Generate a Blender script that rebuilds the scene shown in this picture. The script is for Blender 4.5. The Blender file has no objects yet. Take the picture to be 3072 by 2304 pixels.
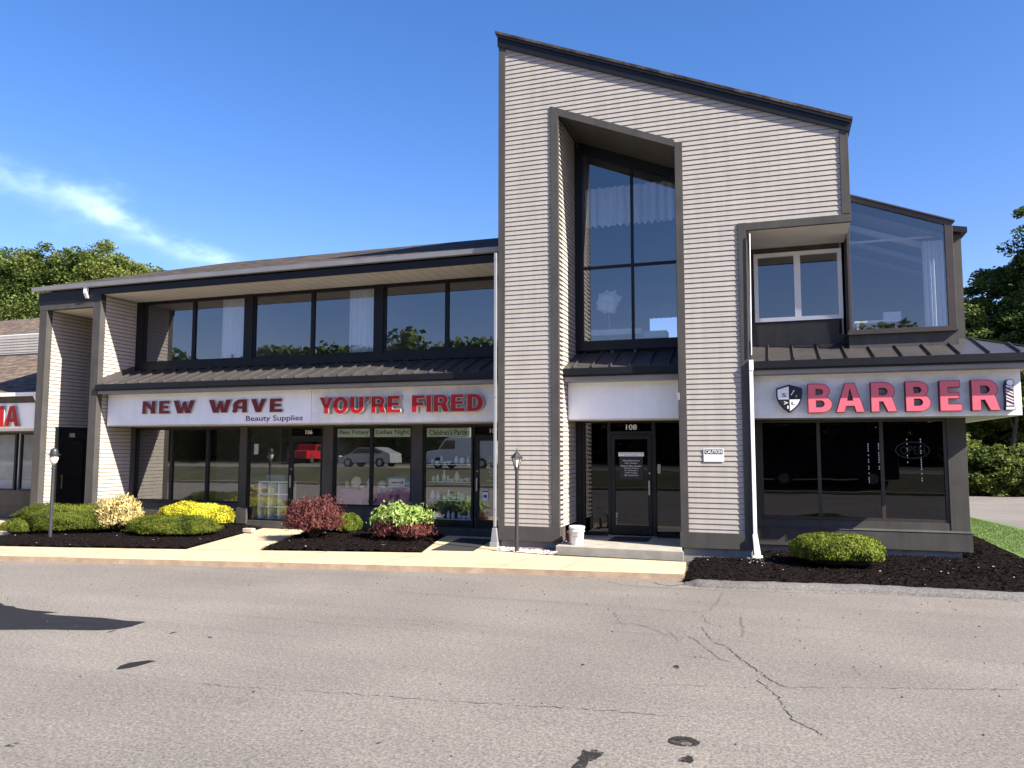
import bpy, bmesh, math, random
import numpy as np
from mathutils import Matrix, Vector
random.seed(7); rng = np.random.default_rng(7)
sc = bpy.context.scene
col = sc.collection

# ---------------------------------------------------------------- camera, sky, sun, exposure
cd = bpy.data.cameras.new('camera'); cam = bpy.data.objects.new('camera', cd); col.objects.link(cam)
cd.sensor_width = 36; cd.sensor_fit = 'HORIZONTAL'; cd.lens = 36*2310.86/3072; cd.clip_start = .1; cd.clip_end = 2000
cam.matrix_world = Matrix.Translation((0,-15.9,2.2)) @ Matrix.Rotation(.327541151,4,'Z') @ Matrix.Rotation(math.pi/2+.0840669302,4,'X') @ Matrix.Rotation(.000823736,4,'Z')
sc.camera = cam
SUN = Vector((3.1,-1.0,2.45)).normalized()
w = bpy.data.worlds.new('World'); sc.world = w; w.use_nodes = True
nt = w.node_tree; N = nt.nodes; Lk = nt.links
for n in list(N): N.remove(n)
out = N.new('ShaderNodeOutputWorld'); bg = N.new('ShaderNodeBackground'); sky = N.new('ShaderNodeTexSky')
sky.sky_type = 'NISHITA'; sky.sun_disc = False
sky.sun_elevation = math.asin(SUN.z); sky.sun_rotation = math.atan2(SUN.x, SUN.y)
sky.altitude = 100; sky.air_density = 1.0; sky.dust_density = .6; sky.ozone_density = 4.0
hs = N.new('ShaderNodeHueSaturation'); hs.inputs['Saturation'].default_value = 1.25; hs.inputs['Value'].default_value = 1.2
Lk.new(sky.outputs[0], hs.inputs['Color'])
ti = N.new('ShaderNodeMix'); ti.data_type = 'RGBA'; ti.blend_type = 'MULTIPLY'; ti.inputs[0].default_value = 1; Lk.new(hs.outputs[0], ti.inputs[6]); ti.inputs[7].default_value = (1.16, .855, .94, 1)
# thin cirrus, part of the sky: two soft streaks in the upper left
tc = N.new('ShaderNodeTexCoord')
def vmath(op, a, b=None):
    n = N.new('ShaderNodeVectorMath'); n.operation = op
    Lk.new(a, n.inputs[0])
    if b is not None:
        if isinstance(b, (tuple, Vector)): n.inputs[1].default_value = b
        else: Lk.new(b, n.inputs[1])
    return n
def smath(op, a, b=None, cl=False):
    n = N.new('ShaderNodeMath'); n.operation = op; n.use_clamp = cl
    for i, v in enumerate((a, b)):
        if v is None: continue
        if isinstance(v, (int, float)): n.inputs[i].default_value = v
        else: Lk.new(v, n.inputs[i])
    return n.outputs[0]
nz = N.new('ShaderNodeTexNoise'); nz.inputs['Scale'].default_value = 9; nz.inputs['Detail'].default_value = 8; nz.inputs['Roughness'].default_value = .62
mp = N.new('ShaderNodeMapping'); mp.inputs['Scale'].default_value = (1.0, 1.0, 2.2)
Lk.new(tc.outputs['Generated'], mp.inputs[0]); Lk.new(mp.outputs[0], nz.inputs['Vector'])
def streak(p, q, wid):
    # distance of the view direction from the great circle through p and q, limited to the arc
    p = Vector(p).normalized(); q = Vector(q).normalized(); n = p.cross(q).normalized(); m = (p+q).normalized()
    half = math.acos(max(-1, min(1, p.dot(m))))
    d = vmath('NORMALIZE', tc.outputs['Generated'])
    dn = vmath('DOT_PRODUCT', d.outputs[0], tuple(n)).outputs['Value']
    dm = vmath('DOT_PRODUCT', d.outputs[0], tuple(m)).outputs['Value']
    wob = smath('MULTIPLY', smath('SUBTRACT', nz.outputs['Fac'], .5), wid*4.5)
    a = smath('DIVIDE', smath('ABSOLUTE', smath('ADD', dn, wob)), wid)
    e = smath('POWER', 2.718, smath('MULTIPLY', smath('MULTIPLY', a, a), -1.0))
    ang = smath('DIVIDE', smath('ARCCOSINE', dm), half)
    f = smath('SUBTRACT', 1.25, ang, True)
    return smath('MULTIPLY', e, smath('MULTIPLY', f, 2.2, True))
s1 = streak((-.80,.52,.30), (-.70,.665,.262), .024)
s2 = streak((-.725,.635,.272), (-.585,.785,.20), .012)
nz2 = N.new('ShaderNodeTexNoise'); nz2.inputs['Scale'].default_value = 26; nz2.inputs['Detail'].default_value = 6; Lk.new(mp.outputs[0], nz2.inputs['Vector'])
cl = smath('MULTIPLY', smath('ADD', smath('MULTIPLY', s1, .36), smath('MULTIPLY', s2, .50)), smath('MULTIPLY', smath('SUBTRACT', smath('ADD', nz2.outputs['Fac'], nz.outputs['Fac']), .72), 2.6, True), True)
mx = N.new('ShaderNodeMix'); mx.data_type = 'RGBA'; Lk.new(cl, mx.inputs[0])
Lk.new(ti.outputs[2], mx.inputs[6]); mx.inputs[7].default_value = (5.0, 6.6, 9.0, 1)
Lk.new(mx.outputs[2], bg.inputs[0]); Lk.new(bg.outputs[0], out.inputs[0]); bg.inputs[1].default_value = .078
sd = bpy.data.lights.new('sun', 'SUN'); so = bpy.data.objects.new('sun', sd); col.objects.link(so)
sd.energy = 5.0; sd.angle = math.radians(.5); sd.color = (1, .94, .85)
so.rotation_euler = SUN.to_track_quat('Z', 'Y').to_euler()
so.location = (20, -20, 30)
sc.view_settings.view_transform = 'Standard'; sc.view_settings.look = 'None'; sc.view_settings.gamma = 1
sc.view_settings.exposure = 1.45
sc.render.engine = 'CYCLES'
sc.cycles.max_bounces = 8; sc.cycles.transparent_max_bounces = 16; sc.cycles.glossy_bounces = 4

# ---------------------------------------------------------------- helpers
def tag(o, label=None, cat=None, group=None, kind=None):
    if label: o['label'] = label
    if cat: o['category'] = cat
    if group: o['group'] = group
    if kind: o['kind'] = kind
    return o
def setpar(o, p):
    if p is not None:
        o.parent = p; o.matrix_parent_inverse = winv(p)
def winv(p):
    m = Matrix.Identity(4)
    q = p
    while q is not None:
        m = q.matrix_parent_inverse @ q.matrix_basis @ m if q.parent else q.matrix_basis @ m
        q = q.parent
    return m.inverted()
def empty(name, loc, label, cat, group=None, kind=None):
    o = bpy.data.objects.new(name, None); o.location = loc; o.empty_display_size = .2; col.objects.link(o)
    return tag(o, label, cat, group, kind)
def mesh_obj(name, me, mat, parent=None):
    o = bpy.data.objects.new(name, me); col.objects.link(o)
    if mat is not None:
        me.materials.clear()
        for m in (mat if isinstance(mat, (list, tuple)) else [mat]): me.materials.append(m)
    setpar(o, parent)
    return o
class MB:
    def __init__(s): s.v = []; s.f = []; s.m = []; s.mi = 0
    def add(s, vs, fs):
        n = len(s.v); s.v += [tuple(map(float, v)) for v in vs]
        for f in fs: s.f.append([i+n for i in f]); s.m.append(s.mi)
        return s
    def box(s, x0, x1, y0, y1, z0, z1):
        v = [(x, y, z) for x in (x0, x1) for y in (y0, y1) for z in (z0, z1)]
        return s.add(v, [(0,1,3,2),(4,6,7,5),(0,4,5,1),(2,3,7,6),(0,2,6,4),(1,5,7,3)])
    def quad(s, a, b, c, d): return s.add([a, b, c, d], [(0,1,2,3)])
    def prism(s, pts, ax, a, b):
        # pts 2D polygon, extruded along axis ax from a to b
        def P(p, t):
            return {'x': (t, p[0], p[1]), 'y': (p[0], t, p[1]), 'z': (p[0], p[1], t)}[ax]
        n = len(pts)
        v = [P(p, a) for p in pts]+[P(p, b) for p in pts]
        return s.add(v, [tuple(range(n))[::-1], tuple(range(n, 2*n))]+[(i, (i+1) % n, n+(i+1) % n, n+i) for i in range(n)])
    def tube(s, pts, r, n=8, caps=True):
        pts = [Vector(p) for p in pts]; rs = r if isinstance(r, (list, tuple)) else [r]*len(pts)
        rings = []
        for i, p in enumerate(pts):
            d = (pts[min(i+1, len(pts)-1)]-pts[max(i-1, 0)]).normalized()
            a = Vector((0,0,1)) if abs(d.z) < .9 else Vector((1,0,0))
            u = d.cross(a).normalized(); vv = d.cross(u)
            rings.append([p+rs[i]*(math.cos(t)*u+math.sin(t)*vv) for t in [2*math.pi*k/n for k in range(n)]])
        v = [q for r_ in rings for q in r_]
        f = [(i*n+k, i*n+(k+1) % n, (i+1)*n+(k+1) % n, (i+1)*n+k) for i in range(len(pts)-1) for k in range(n)]
        if caps: f += [tuple(range(n))[::-1], tuple(range((len(pts)-1)*n, len(pts)*n))]
        return s.add(v, f)
    def lathe(s, prof, c, n=24, ph=0):
        v = [(c[0]+r*math.cos(ph+2*math.pi*k/n), c[1]+r*math.sin(ph+2*math.pi*k/n), c[2]+z) for r, z in prof for k in range(n)]
        m = len(prof)
        f = [(i*n+k, i*n+(k+1) % n, (i+1)*n+(k+1) % n, (i+1)*n+k) for i in range(m-1) for k in range(n)]
        f += [tuple(range(n))[::-1], tuple(range((m-1)*n, m*n))]
        return s.add(v, f)
    def build(s, name, mat, parent=None, smooth=False, bevel=0, label=None):
        me = bpy.data.meshes.new(name); me.from_pydata(s.v, [], s.f); me.update()
        bm = bmesh.new(); bm.from_mesh(me); bmesh.ops.recalc_face_normals(bm, faces=bm.faces); bm.to_mesh(me); bm.free()
        o = mesh_obj(name, me, mat, parent)
        if isinstance(mat, (list, tuple)):
            me.polygons.foreach_set('material_index', s.m)
        if smooth: me.polygons.foreach_set('use_smooth', [True]*len(me.polygons))
        if bevel:
            b = o.modifiers.new('bevel', 'BEVEL'); b.width = bevel; b.segments = 2; b.limit_method = 'ANGLE'
        if label: o['label'] = label
        return o

# ---------------------------------------------------------------- materials
MATS = {}
def mat(name, color, rough=.7, var=.12, vscale=3.0, bump=0, bscale=60, metal=0, spec=.5, color2=None, stretch=(1,1,1), fine=0, fscale=80, c2lo=.35, c2hi=.75, emit=0, detail=5, streak=0):
    m = bpy.data.materials.new(name); m.use_nodes = True
    t = m.node_tree; b = t.nodes['Principled BSDF']; L = t.links.new
    co = t.nodes.new('ShaderNodeTexCoord'); mpg = t.nodes.new('ShaderNodeMapping'); mpg.inputs['Scale'].default_value = stretch
    L(co.outputs['Object'], mpg.inputs[0])
    n1 = t.nodes.new('ShaderNodeTexNoise'); n1.inputs['Scale'].default_value = vscale; n1.inputs['Detail'].default_value = detail; L(mpg.outputs[0], n1.inputs['Vector'])
    r = t.nodes.new('ShaderNodeValToRGB'); L(n1.outputs['Fac'], r.inputs[0])
    c = np.array(color); c2 = np.array(color2) if color2 else None
    if c2 is None:
        lo = np.clip(c*(1-var), 0, 1); hi = np.clip(c*(1+var), 0, 1)
        r.color_ramp.elements[0].position = .3; r.color_ramp.elements[1].position = .7
    else:
        lo, hi = c, c2; r.color_ramp.elements[0].position = c2lo; r.color_ramp.elements[1].position = c2hi
    r.color_ramp.elements[0].color = (*lo, 1); r.color_ramp.elements[1].color = (*hi, 1)
    cur = r.outputs[0]
    if fine:
        n2 = t.nodes.new('ShaderNodeTexNoise'); n2.inputs['Scale'].default_value = fscale; n2.inputs['Detail'].default_value = 3; L(mpg.outputs[0], n2.inputs['Vector'])
        mr = t.nodes.new('ShaderNodeMapRange'); L(n2.outputs['Fac'], mr.inputs[0]); mr.inputs[1].default_value = .3; mr.inputs[2].default_value = .7
        mr.inputs[3].default_value = 1-fine; mr.inputs[4].default_value = 1+fine
        mm = t.nodes.new('ShaderNodeVectorMath'); mm.operation = 'SCALE'; L(cur, mm.inputs[0]); L(mr.outputs[0], mm.inputs[3]); cur = mm.outputs[0]
    if streak:
        m4 = t.nodes.new('ShaderNodeMapping'); m4.inputs['Scale'].default_value = (3.5,3.5,.35); L(co.outputs['Object'], m4.inputs[0])
        n4 = t.nodes.new('ShaderNodeTexNoise'); n4.inputs['Scale'].default_value = 1.6; n4.inputs['Detail'].default_value = 7; n4.inputs['Roughness'].default_value = .65; L(m4.outputs[0], n4.inputs['Vector'])
        r4 = t.nodes.new('ShaderNodeMapRange'); L(n4.outputs['Fac'], r4.inputs[0]); r4.inputs[1].default_value = .42; r4.inputs[2].default_value = .68; r4.inputs[3].default_value = 1.03; r4.inputs[4].default_value = 1-streak
        s4 = t.nodes.new('ShaderNodeVectorMath'); s4.operation = 'SCALE'; L(cur, s4.inputs[0]); L(r4.outputs[0], s4.inputs[3]); cur = s4.outputs[0]
    L(cur, b.inputs['Base Color'])
    b.inputs['Roughness'].default_value = rough; b.inputs['Metallic'].default_value = metal; b.inputs['Specular IOR Level'].default_value = spec
    if bump:
        n3 = t.nodes.new('ShaderNodeTexNoise'); n3.inputs['Scale'].default_value = bscale; n3.inputs['Detail'].default_value = 4; L(mpg.outputs[0], n3.inputs['Vector'])
        bu = t.nodes.new('ShaderNodeBump'); bu.inputs['Strength'].default_value = bump; bu.inputs['Distance'].default_value = .02; L(n3.outputs['Fac'], bu.inputs['Height']); L(bu.outputs[0], b.inputs['Normal'])
    if emit:
        b.inputs['Emission Color'].default_value = (*color, 1); b.inputs['Emission Strength'].default_value = emit
    MATS[name] = m
    return m
M = {}
M['siding'] = mat('painted_clapboard', (.372,.338,.292), .6, .07, 1.3, .15, 40, stretch=(.6,.6,14), fine=.03, fscale=20, streak=.11)
M['paper'] = mat('building_paper', (.02,.018,.017), .9, .1, 5)
M['trim'] = mat('dark_brown_trim', (.068,.063,.057), .6, .12, 2.5, .08, 60, fine=.05, spec=.2, streak=.18)
M['frame'] = mat('bronze_frame', (0.0084,0.0084,0.0098), .45, .1, 5, spec=.3)
M['brown'] = mat('brown_aluminium', (.045,.034,.028), .4, .12, 5)
M['canopy'] = mat('bronze_standing_seam', (0.0665,0.0595,0.056), .38, .12, 1.2, 0, metal=.15, streak=.25)
M['soffit'] = mat('cream_soffit', (0.6,0.5699,0.516), .6, .06, 2)
M['gutter'] = mat('white_gutter', (.24,.245,.26), .4, .08, 3)
M['white'] = mat('white_paint', (0.819,0.819,0.8085), .45, .05, 3)
M['sign'] = mat('sign_panel', (.88,.89,.91), .35, .05, 1.2, fine=.02, fscale=6, streak=.02)
M['signgrey'] = mat('sign_panel_weathered', (.86,.85,.83), .5, .1, 1.0, stretch=(1,1,3), fine=.05, fscale=7, streak=.06)
M['band'] = mat('grey_band_board', (0.225,0.2175,0.2063), .55, .08, 3)
M['concrete'] = mat('foundation_concrete', (0.225,0.2213,0.21), .9, .15, 5, .3, 60, fine=.1)
M['padc'] = mat('step_concrete', (0.336,0.304,0.248), .9, .15, 4, .3, 60, fine=.08)
M['red'] = mat('red_acrylic', (.38,.006,.010), .3, .04, 5)
M['darkred'] = mat('maroon_vinyl', (.16,.008,.014), .4, .25, 7)
M['barber'] = mat('rose_red_acrylic', (.76,.145,.185), .35, .03, 5)
M['redside'] = mat('oxblood_return', (.10,.008,.015), .5, .1, 5)
M['ltside'] = mat('cream_return', (0.44,0.416,0.384), .5, .1, 5)
M['black'] = mat('black_paint', (.012,.012,.013), .4, .1, 5)
M['blackmat'] = mat('black_rubber', (.022,.022,.024), .85, .2, 12, .4, 200)
M['bucket'] = mat('white_plastic', (.80,.80,.80), .35, .03, 5)
M['maroontext'] = mat('maroon_text', (.10,.01,.02), .5, .05, 5)
M['green_text'] = mat('dark_green_text', (.03,.09,.06), .5, .05, 5)
M['pale_green'] = mat('pale_green_banner', (.66,.78,.70), .6, .05, 5)
M['navytext'] = mat('navy_edge', (.01,.01,.05), .4, .05, 5)
M['curtain'] = mat('white_curtain', (0.792,0.814,0.836), .8, .06, 2, stretch=(14,14,1))
M['room'] = mat('room_wall', (.30,.29,.27), .8, .05, 1)
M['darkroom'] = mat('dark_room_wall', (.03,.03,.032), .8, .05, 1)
M['upperroom'] = mat('upper_room_wall', (.27,.27,.27), .8, .05, 1)
M['glasshelf'] = mat('pale_glass_shelf', (.70,.80,.80), .2, .05, 3)
M['bisque'] = mat('white_bisque', (.75,.76,.74), .6, .04, 8)
M['pink'] = mat('pink_tablecloth', (.50,.24,.30), .8, .12, 4, color2=(.16,.05,.10), c2lo=.52, c2hi=.62, fine=.1)
M['handle'] = mat('satin_metal', (0.385,0.385,0.364), .3, .05, 5, metal=.8)
M['lampglass'] = mat('frosted_lamp_glass', (.62,.60,.55), .2, .05, 8)
M['pole'] = mat('weathered_black_pole', (.028,.03,.032), .45, .25, 4)
M['van'] = mat('white_vehicle_paint', (.82,.83,.82), .25, .03, 2)
M['silver'] = mat('silver_vehicle_paint', (.42,.46,.46), .25, .03, 2, metal=.4)
M['redcar'] = mat('red_vehicle_paint', (.5,.02,.03), .25, .03, 2)
M['darkcar'] = mat('dark_vehicle_paint', (.01,.012,.02), .2, .03, 2)
M['tyre'] = mat('tyre_rubber', (.02,.02,.02), .8, .1, 5)
M['woodpole'] = mat('pale_wood_pole', (.40,.37,.32), .8, .1, 3)
M['bark'] = mat('tree_bark', (.11,.085,.065), .9, .25, 6, .5, 30, stretch=(1,1,.2))
M['brick'] = mat('pinkish_stone', (.50,.38,.30), .9, .15, 8, .4, 60)

def ragged(m, sc_=16):
    t = m.node_tree; b = t.nodes['Principled BSDF']; co = t.nodes.new('ShaderNodeTexCoord'); n = t.nodes.new('ShaderNodeTexNoise'); n.inputs['Scale'].default_value = sc_; n.inputs['Detail'].default_value = 8; n.inputs['Roughness'].default_value = .75
    t.links.new(co.outputs['Object'], n.inputs['Vector']); r = t.nodes.new('ShaderNodeValToRGB'); t.links.new(n.outputs['Fac'], r.inputs[0]); r.color_ramp.elements[0].position = .38; r.color_ramp.elements[1].position = .52
    t.links.new(r.outputs[0], b.inputs['Alpha'])
def sub(m): return m.node_tree.nodes['Principled BSDF']
# asphalt: warm grey aggregate with speckle, worn wheel tracks and blotches
def asphalt(name, base, dark):
    m = bpy.data.materials.new(name); m.use_nodes = True; t = m.node_tree; b = sub(m); L = t.links.new
    co = t.nodes.new('ShaderNodeTexCoord')
    def noise(s, d, st=(1,1,1), ro=.5, rot=0):
        mp_ = t.nodes.new('ShaderNodeMapping'); mp_.inputs['Scale'].default_value = st; mp_.inputs['Rotation'].default_value = (0,0,rot); L(co.outputs['Object'], mp_.inputs[0])
        n = t.nodes.new('ShaderNodeTexNoise'); n.inputs['Scale'].default_value = s; n.inputs['Detail'].default_value = d; n.inputs['Roughness'].default_value = ro; L(mp_.outputs[0], n.inputs['Vector']); return n.outputs['Fac']
    def ramp(f, p0, p1, c0, c1):
        r = t.nodes.new('ShaderNodeValToRGB'); L(f, r.inputs[0]); r.color_ramp.elements[0].position = p0; r.color_ramp.elements[1].position = p1
        r.color_ramp.elements[0].color = (*c0, 1); r.color_ramp.elements[1].color = (*c1, 1); return r.outputs[0]
    def mul(a, c):
        x = t.nodes.new('ShaderNodeMix'); x.data_type = 'RGBA'; x.blend_type = 'MULTIPLY'; x.inputs[0].default_value = 1; L(a, x.inputs[6]); L(c, x.inputs[7]); return x.outputs[2]
    c = ramp(noise(.35, 6), .35, .68, dark, base)
    c = mul(c, ramp(noise(38, 5, ro=.75), .33, .67, (.42,.42,.43), (1.5,1.49,1.47)))
    c = mul(c, ramp(noise(16, 4, ro=.65), .35, .65, (.84,.84,.85), (1.12,1.12,1.11)))
    c = mul(c, ramp(noise(190, 2), .64, .74, (1,1,1), (1.5,1.48,1.44)))
    c = mul(c, ramp(noise(1.2, 5, (.16,1.6,1), rot=.16), .38, .68, (.94,.94,.945), (1.03,1.03,1.025)))
    c = mul(c, ramp(noise(.9, 3, (.12,3.0,1), rot=.05), .60, .70, (1,1,1), (.88,.88,.89)))
    c = mul(c, ramp(noise(.55, 8, (1,.5,1), .7, .5), .60, .74, (1,1,1), (1.16,1.15,1.12)))
    c = mul(c, ramp(noise(2.6, 6, (1,1,1), .7), .28, .40, (.86,.86,.87), (1,1,1)))
    L(c, b.inputs['Base Color']); b.inputs['Roughness'].default_value = .85; b.inputs['Specular IOR Level'].default_value = .3
    bu = t.nodes.new('ShaderNodeBump'); bu.inputs['Strength'].default_value = .55; bu.inputs['Distance'].default_value = .012; L(noise(75, 5, ro=.7), bu.inputs['Height']); L(bu.outputs[0], b.inputs['Normal'])
    return m
M['asphalt'] = asphalt('worn_asphalt', (.226,.203,.171), (.178,.160,.137))
M['berm'] = asphalt('asphalt_kerb', (.175,.162,.148), (.125,.118,.11))
M['tar'] = mat('asphalt_crack_fill', (.045,.042,.04), .9, .2, 9)
M['stain'] = mat('oil_stain_film', (.028,.025,.024), .7, .3, 14, .3, 90, spec=.1)
M['shadow_stain'] = mat('painted_shadow_and_stain', (.022,.022,.026), .9, .12, 6, .3, 90, fine=.15, fscale=60, spec=.05)  # dark colour of the painted shadow, shared with one small stain
ragged(M['stain'], 9)
# sidewalk concrete: pale yellow cream with scuffs
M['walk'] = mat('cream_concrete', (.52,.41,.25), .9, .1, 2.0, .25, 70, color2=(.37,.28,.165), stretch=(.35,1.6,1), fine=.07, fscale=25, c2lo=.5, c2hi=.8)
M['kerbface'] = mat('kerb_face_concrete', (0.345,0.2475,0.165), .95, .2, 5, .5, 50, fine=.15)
M['mulch'] = mat('dark_mulch', (.004,.003,.0028), .95, .2, 30, .9, 45, spec=.08, color2=(.020,.013,.011), c2lo=.4, c2hi=.75, fine=.3, fscale=120)
M['grass'] = mat('lawn_grass', (0.072,0.128,0.02), .9, .2, 3, .6, 70, color2=(.13,.19,.035), fine=.25, fscale=60)
M['drygrass'] = mat('bank_grass', (.045,.048,.016), .95, .2, .6, .4, 10, color2=(.10,.085,.035), fine=.2, fscale=8)
M['soil'] = mat('bare_soil', (0.175,0.126,0.084), .95, .2, 9, .6, 50)
M['gravel'] = mat('white_gravel', (0.51,0.4845,0.4505), .9, .3, 60)
# shingles
def shingles(name, c1, c2):
    m = bpy.data.materials.new(name); m.use_nodes = True; t = m.node_tree; b = sub(m); L = t.links.new
    co = t.nodes.new('ShaderNodeTexCoord')
    mp_ = t.nodes.new('ShaderNodeMapping'); mp_.inputs['Scale'].default_value = (1,1,1); L(co.outputs['Object'], mp_.inputs[0])
    br = t.nodes.new('ShaderNodeTexBrick'); br.inputs['Scale'].default_value = 1; br.inputs['Brick Width'].default_value = .3; br.inputs['Row Height'].default_value = .14; br.inputs['Mortar Size'].default_value = .006
    br.inputs['Color1'].default_value = (*c1, 1); br.inputs['Color2'].default_value = (*c2, 1); br.inputs['Mortar'].default_value = (*(np.array(c1)*.45), 1); br.inputs['Bias'].default_value = .1
    L(mp_.outputs[0], br.inputs['Vector'])
    n = t.nodes.new('ShaderNodeTexNoise'); n.inputs['Scale'].default_value = 4.5; n.inputs['Detail'].default_value = 8; n.inputs['Roughness'].default_value = .7; L(co.outputs['Object'], n.inputs['Vector'])
    r = t.nodes.new('ShaderNodeValToRGB'); L(n.outputs['Fac'], r.inputs[0]); r.color_ramp.elements[0].position = .35; r.color_ramp.elements[1].position = .65; r.color_ramp.elements[0].color = (.5,.5,.5,1); r.color_ramp.elements[1].color = (1.35,1.35,1.35,1)
    x = t.nodes.new('ShaderNodeMix'); x.data_type = 'RGBA'; x.blend_type = 'MULTIPLY'; x.inputs[0].default_value = 1; L(br.outputs['Color'], x.inputs[6]); L(r.outputs[0], x.inputs[7])
    L(x.outputs[2], b.inputs['Base Color']); b.inputs['Roughness'].default_value = .95; b.inputs['Specular IOR Level'].default_value = .08
    bu = t.nodes.new('ShaderNodeBump'); bu.inputs['Strength'].default_value = .8; bu.inputs['Distance'].default_value = .02; L(br.outputs['Fac'], bu.inputs['Height']); bu.invert = True; L(bu.outputs[0], b.inputs['Normal'])
    return m
M['shingle'] = shingles('asphalt_shingles', (.115,.092,.074), (.040,.032,.027))
M['shinglelt'] = shingles('tan_shingles', (.19,.145,.108), (.10,.077,.06))
# glass: part mirror, part tinted clear
def glass(name, fac, tint, refl=(1,1,1), rough=0):
    m = bpy.data.materials.new(name); m.use_nodes = True; t = m.node_tree; L = t.links.new
    for n in list(t.nodes): t.nodes.remove(n)
    o = t.nodes.new('ShaderNodeOutputMaterial'); a = t.nodes.new('ShaderNodeBsdfTransparent'); g = t.nodes.new('ShaderNodeBsdfGlossy')
    a.inputs[0].default_value = (*tint, 1); g.inputs[0].default_value = (*refl, 1); g.inputs['Roughness'].default_value = rough
    lw = t.nodes.new('ShaderNodeLayerWeight'); lw.inputs[0].default_value = .5
    pw = t.nodes.new('ShaderNodeMath'); pw.operation = 'POWER'; L(lw.outputs['Facing'], pw.inputs[0]); pw.inputs[1].default_value = 4
    ma = t.nodes.new('ShaderNodeMath'); ma.operation = 'ADD'; ma.use_clamp = True; L(pw.outputs[0], ma.inputs[0]); ma.inputs[1].default_value = fac+.045
    co = t.nodes.new('ShaderNodeTexCoord'); n = t.nodes.new('ShaderNodeTexNoise'); n.inputs['Scale'].default_value = .8; L(co.outputs['Object'], n.inputs['Vector'])
    bu = t.nodes.new('ShaderNodeBump'); bu.inputs['Strength'].default_value = .012; bu.inputs['Distance'].default_value = .1; L(n.outputs['Fac'], bu.inputs['Height']); L(bu.outputs[0], g.inputs['Normal'])
    s = t.nodes.new('ShaderNodeMixShader'); L(ma.outputs[0], s.inputs[0]); L(a.outputs[0], s.inputs[1]); L(g.outputs[0], s.inputs[2]); L(s.outputs[0], o.inputs[0])
    return m
M['glass_up'] = glass('tinted_glass', .13, (.62,.64,.68))
M['glass_low'] = glass('shop_glass', .19, (.93,.96,.93), (.95,.95,.92))
M['glass_dark'] = glass('dark_tinted_glass', .04, (.30,.30,.33), (.6,.62,.68))
M['glass_bay'] = glass('bay_glass', .10, (.66,.69,.74))
M['glass_white'] = glass('casement_glass', .10, (.75,.77,.8))
M['carglass'] = mat('vehicle_glass', (.02,.022,.025), .08, .05, 3)
# leaves
def leafmat(name, c1, c2, c3, sc_=1.2, trans=.35, fsc=40):
    m = bpy.data.materials.new(name); m.use_nodes = True; t = m.node_tree; L = t.links.new
    b = sub(m); o = t.nodes['Material Output']
    co = t.nodes.new('ShaderNodeTexCoord')
    n = t.nodes.new('ShaderNodeTexNoise'); n.inputs['Scale'].default_value = sc_; n.inputs['Detail'].default_value = 4; L(co.outputs['Object'], n.inputs['Vector'])
    n2 = t.nodes.new('ShaderNodeTexNoise'); n2.inputs['Scale'].default_value = fsc; n2.inputs['Detail'].default_value = 1; L(co.outputs['Object'], n2.inputs['Vector'])
    ad = t.nodes.new('ShaderNodeMath'); ad.operation = 'MULTIPLY_ADD'; L(n2.outputs['Fac'], ad.inputs[0]); ad.inputs[1].default_value = .9
    L(n.outputs['Fac'], ad.inputs[2])
    r = t.nodes.new('ShaderNodeValToRGB'); L(ad.outputs[0], r.inputs[0]); e = r.color_ramp.elements
    e[0].position = .72; e[0].color = (*c1, 1); e[1].position = 1.0; e[1].color = (*c3, 1); k = e.new(.9); k.color = (*c2, 1)
    L(r.outputs[0], b.inputs['Base Color']); b.inputs['Roughness'].default_value = .6; b.inputs['Specular IOR Level'].default_value = .14
    tr = t.nodes.new('ShaderNodeBsdfTranslucent'); L(r.outputs[0], tr.inputs[0])
    ms = t.nodes.new('ShaderNodeMixShader'); ms.inputs[0].default_value = trans; L(b.outputs[0], ms.inputs[1]); L(tr.outputs[0], ms.inputs[2]); L(ms.outputs[0], o.inputs[0])
    return m
M['leaf'] = leafmat('maple_leaves', (.025,.05,.012), (.085,.125,.028), (.20,.235,.06), .35, .35, 6)
M['leaf2'] = leafmat('dark_leaves', (.022,.045,.013), (.06,.105,.024), (.15,.20,.055), .4, .3, 6)
M['leaf3'] = leafmat('bright_leaves', (.035,.06,.012), (.08,.115,.024), (.17,.205,.05), .5, .35, 6)
M['yew'] = leafmat('yew_needles', (.022,.038,.004), (.066,.088,.010), (.145,.168,.020), 3, .25, 60)
M['yew2'] = leafmat('yew_needles_fresh', (.025,.045,.004), (.075,.105,.010), (.20,.235,.030), 5, .25, 60)
M['golden'] = leafmat('golden_foliage', (.15,.14,.008), (.42,.39,.018), (.68,.64,.06), 4, .3, 40)
M['straw'] = leafmat('straw_gold_foliage', (.16,.12,.03), (.42,.33,.11), (.68,.57,.27), 5, .3, 50)
M['barb'] = leafmat('barberry_leaves', (.020,.006,.006), (.085,.022,.022), (.20,.07,.06), 5, .3, 50)
M['lime'] = leafmat('chartreuse_leaves', (.08,.15,.02), (.21,.32,.06), (.42,.52,.16), 5, .35, 40)

# ---------------------------------------------------------------- ground
def sheet(name, pts, z, m, kind='structure', thick=0):
    b = MB()
    if thick: b.prism(pts, 'z', z-thick, z)
    else: b.add([(x, y, z) for x, y in pts], [tuple(range(len(pts)))])
    o = b.build(name, m); o['kind'] = kind; return o
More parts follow.
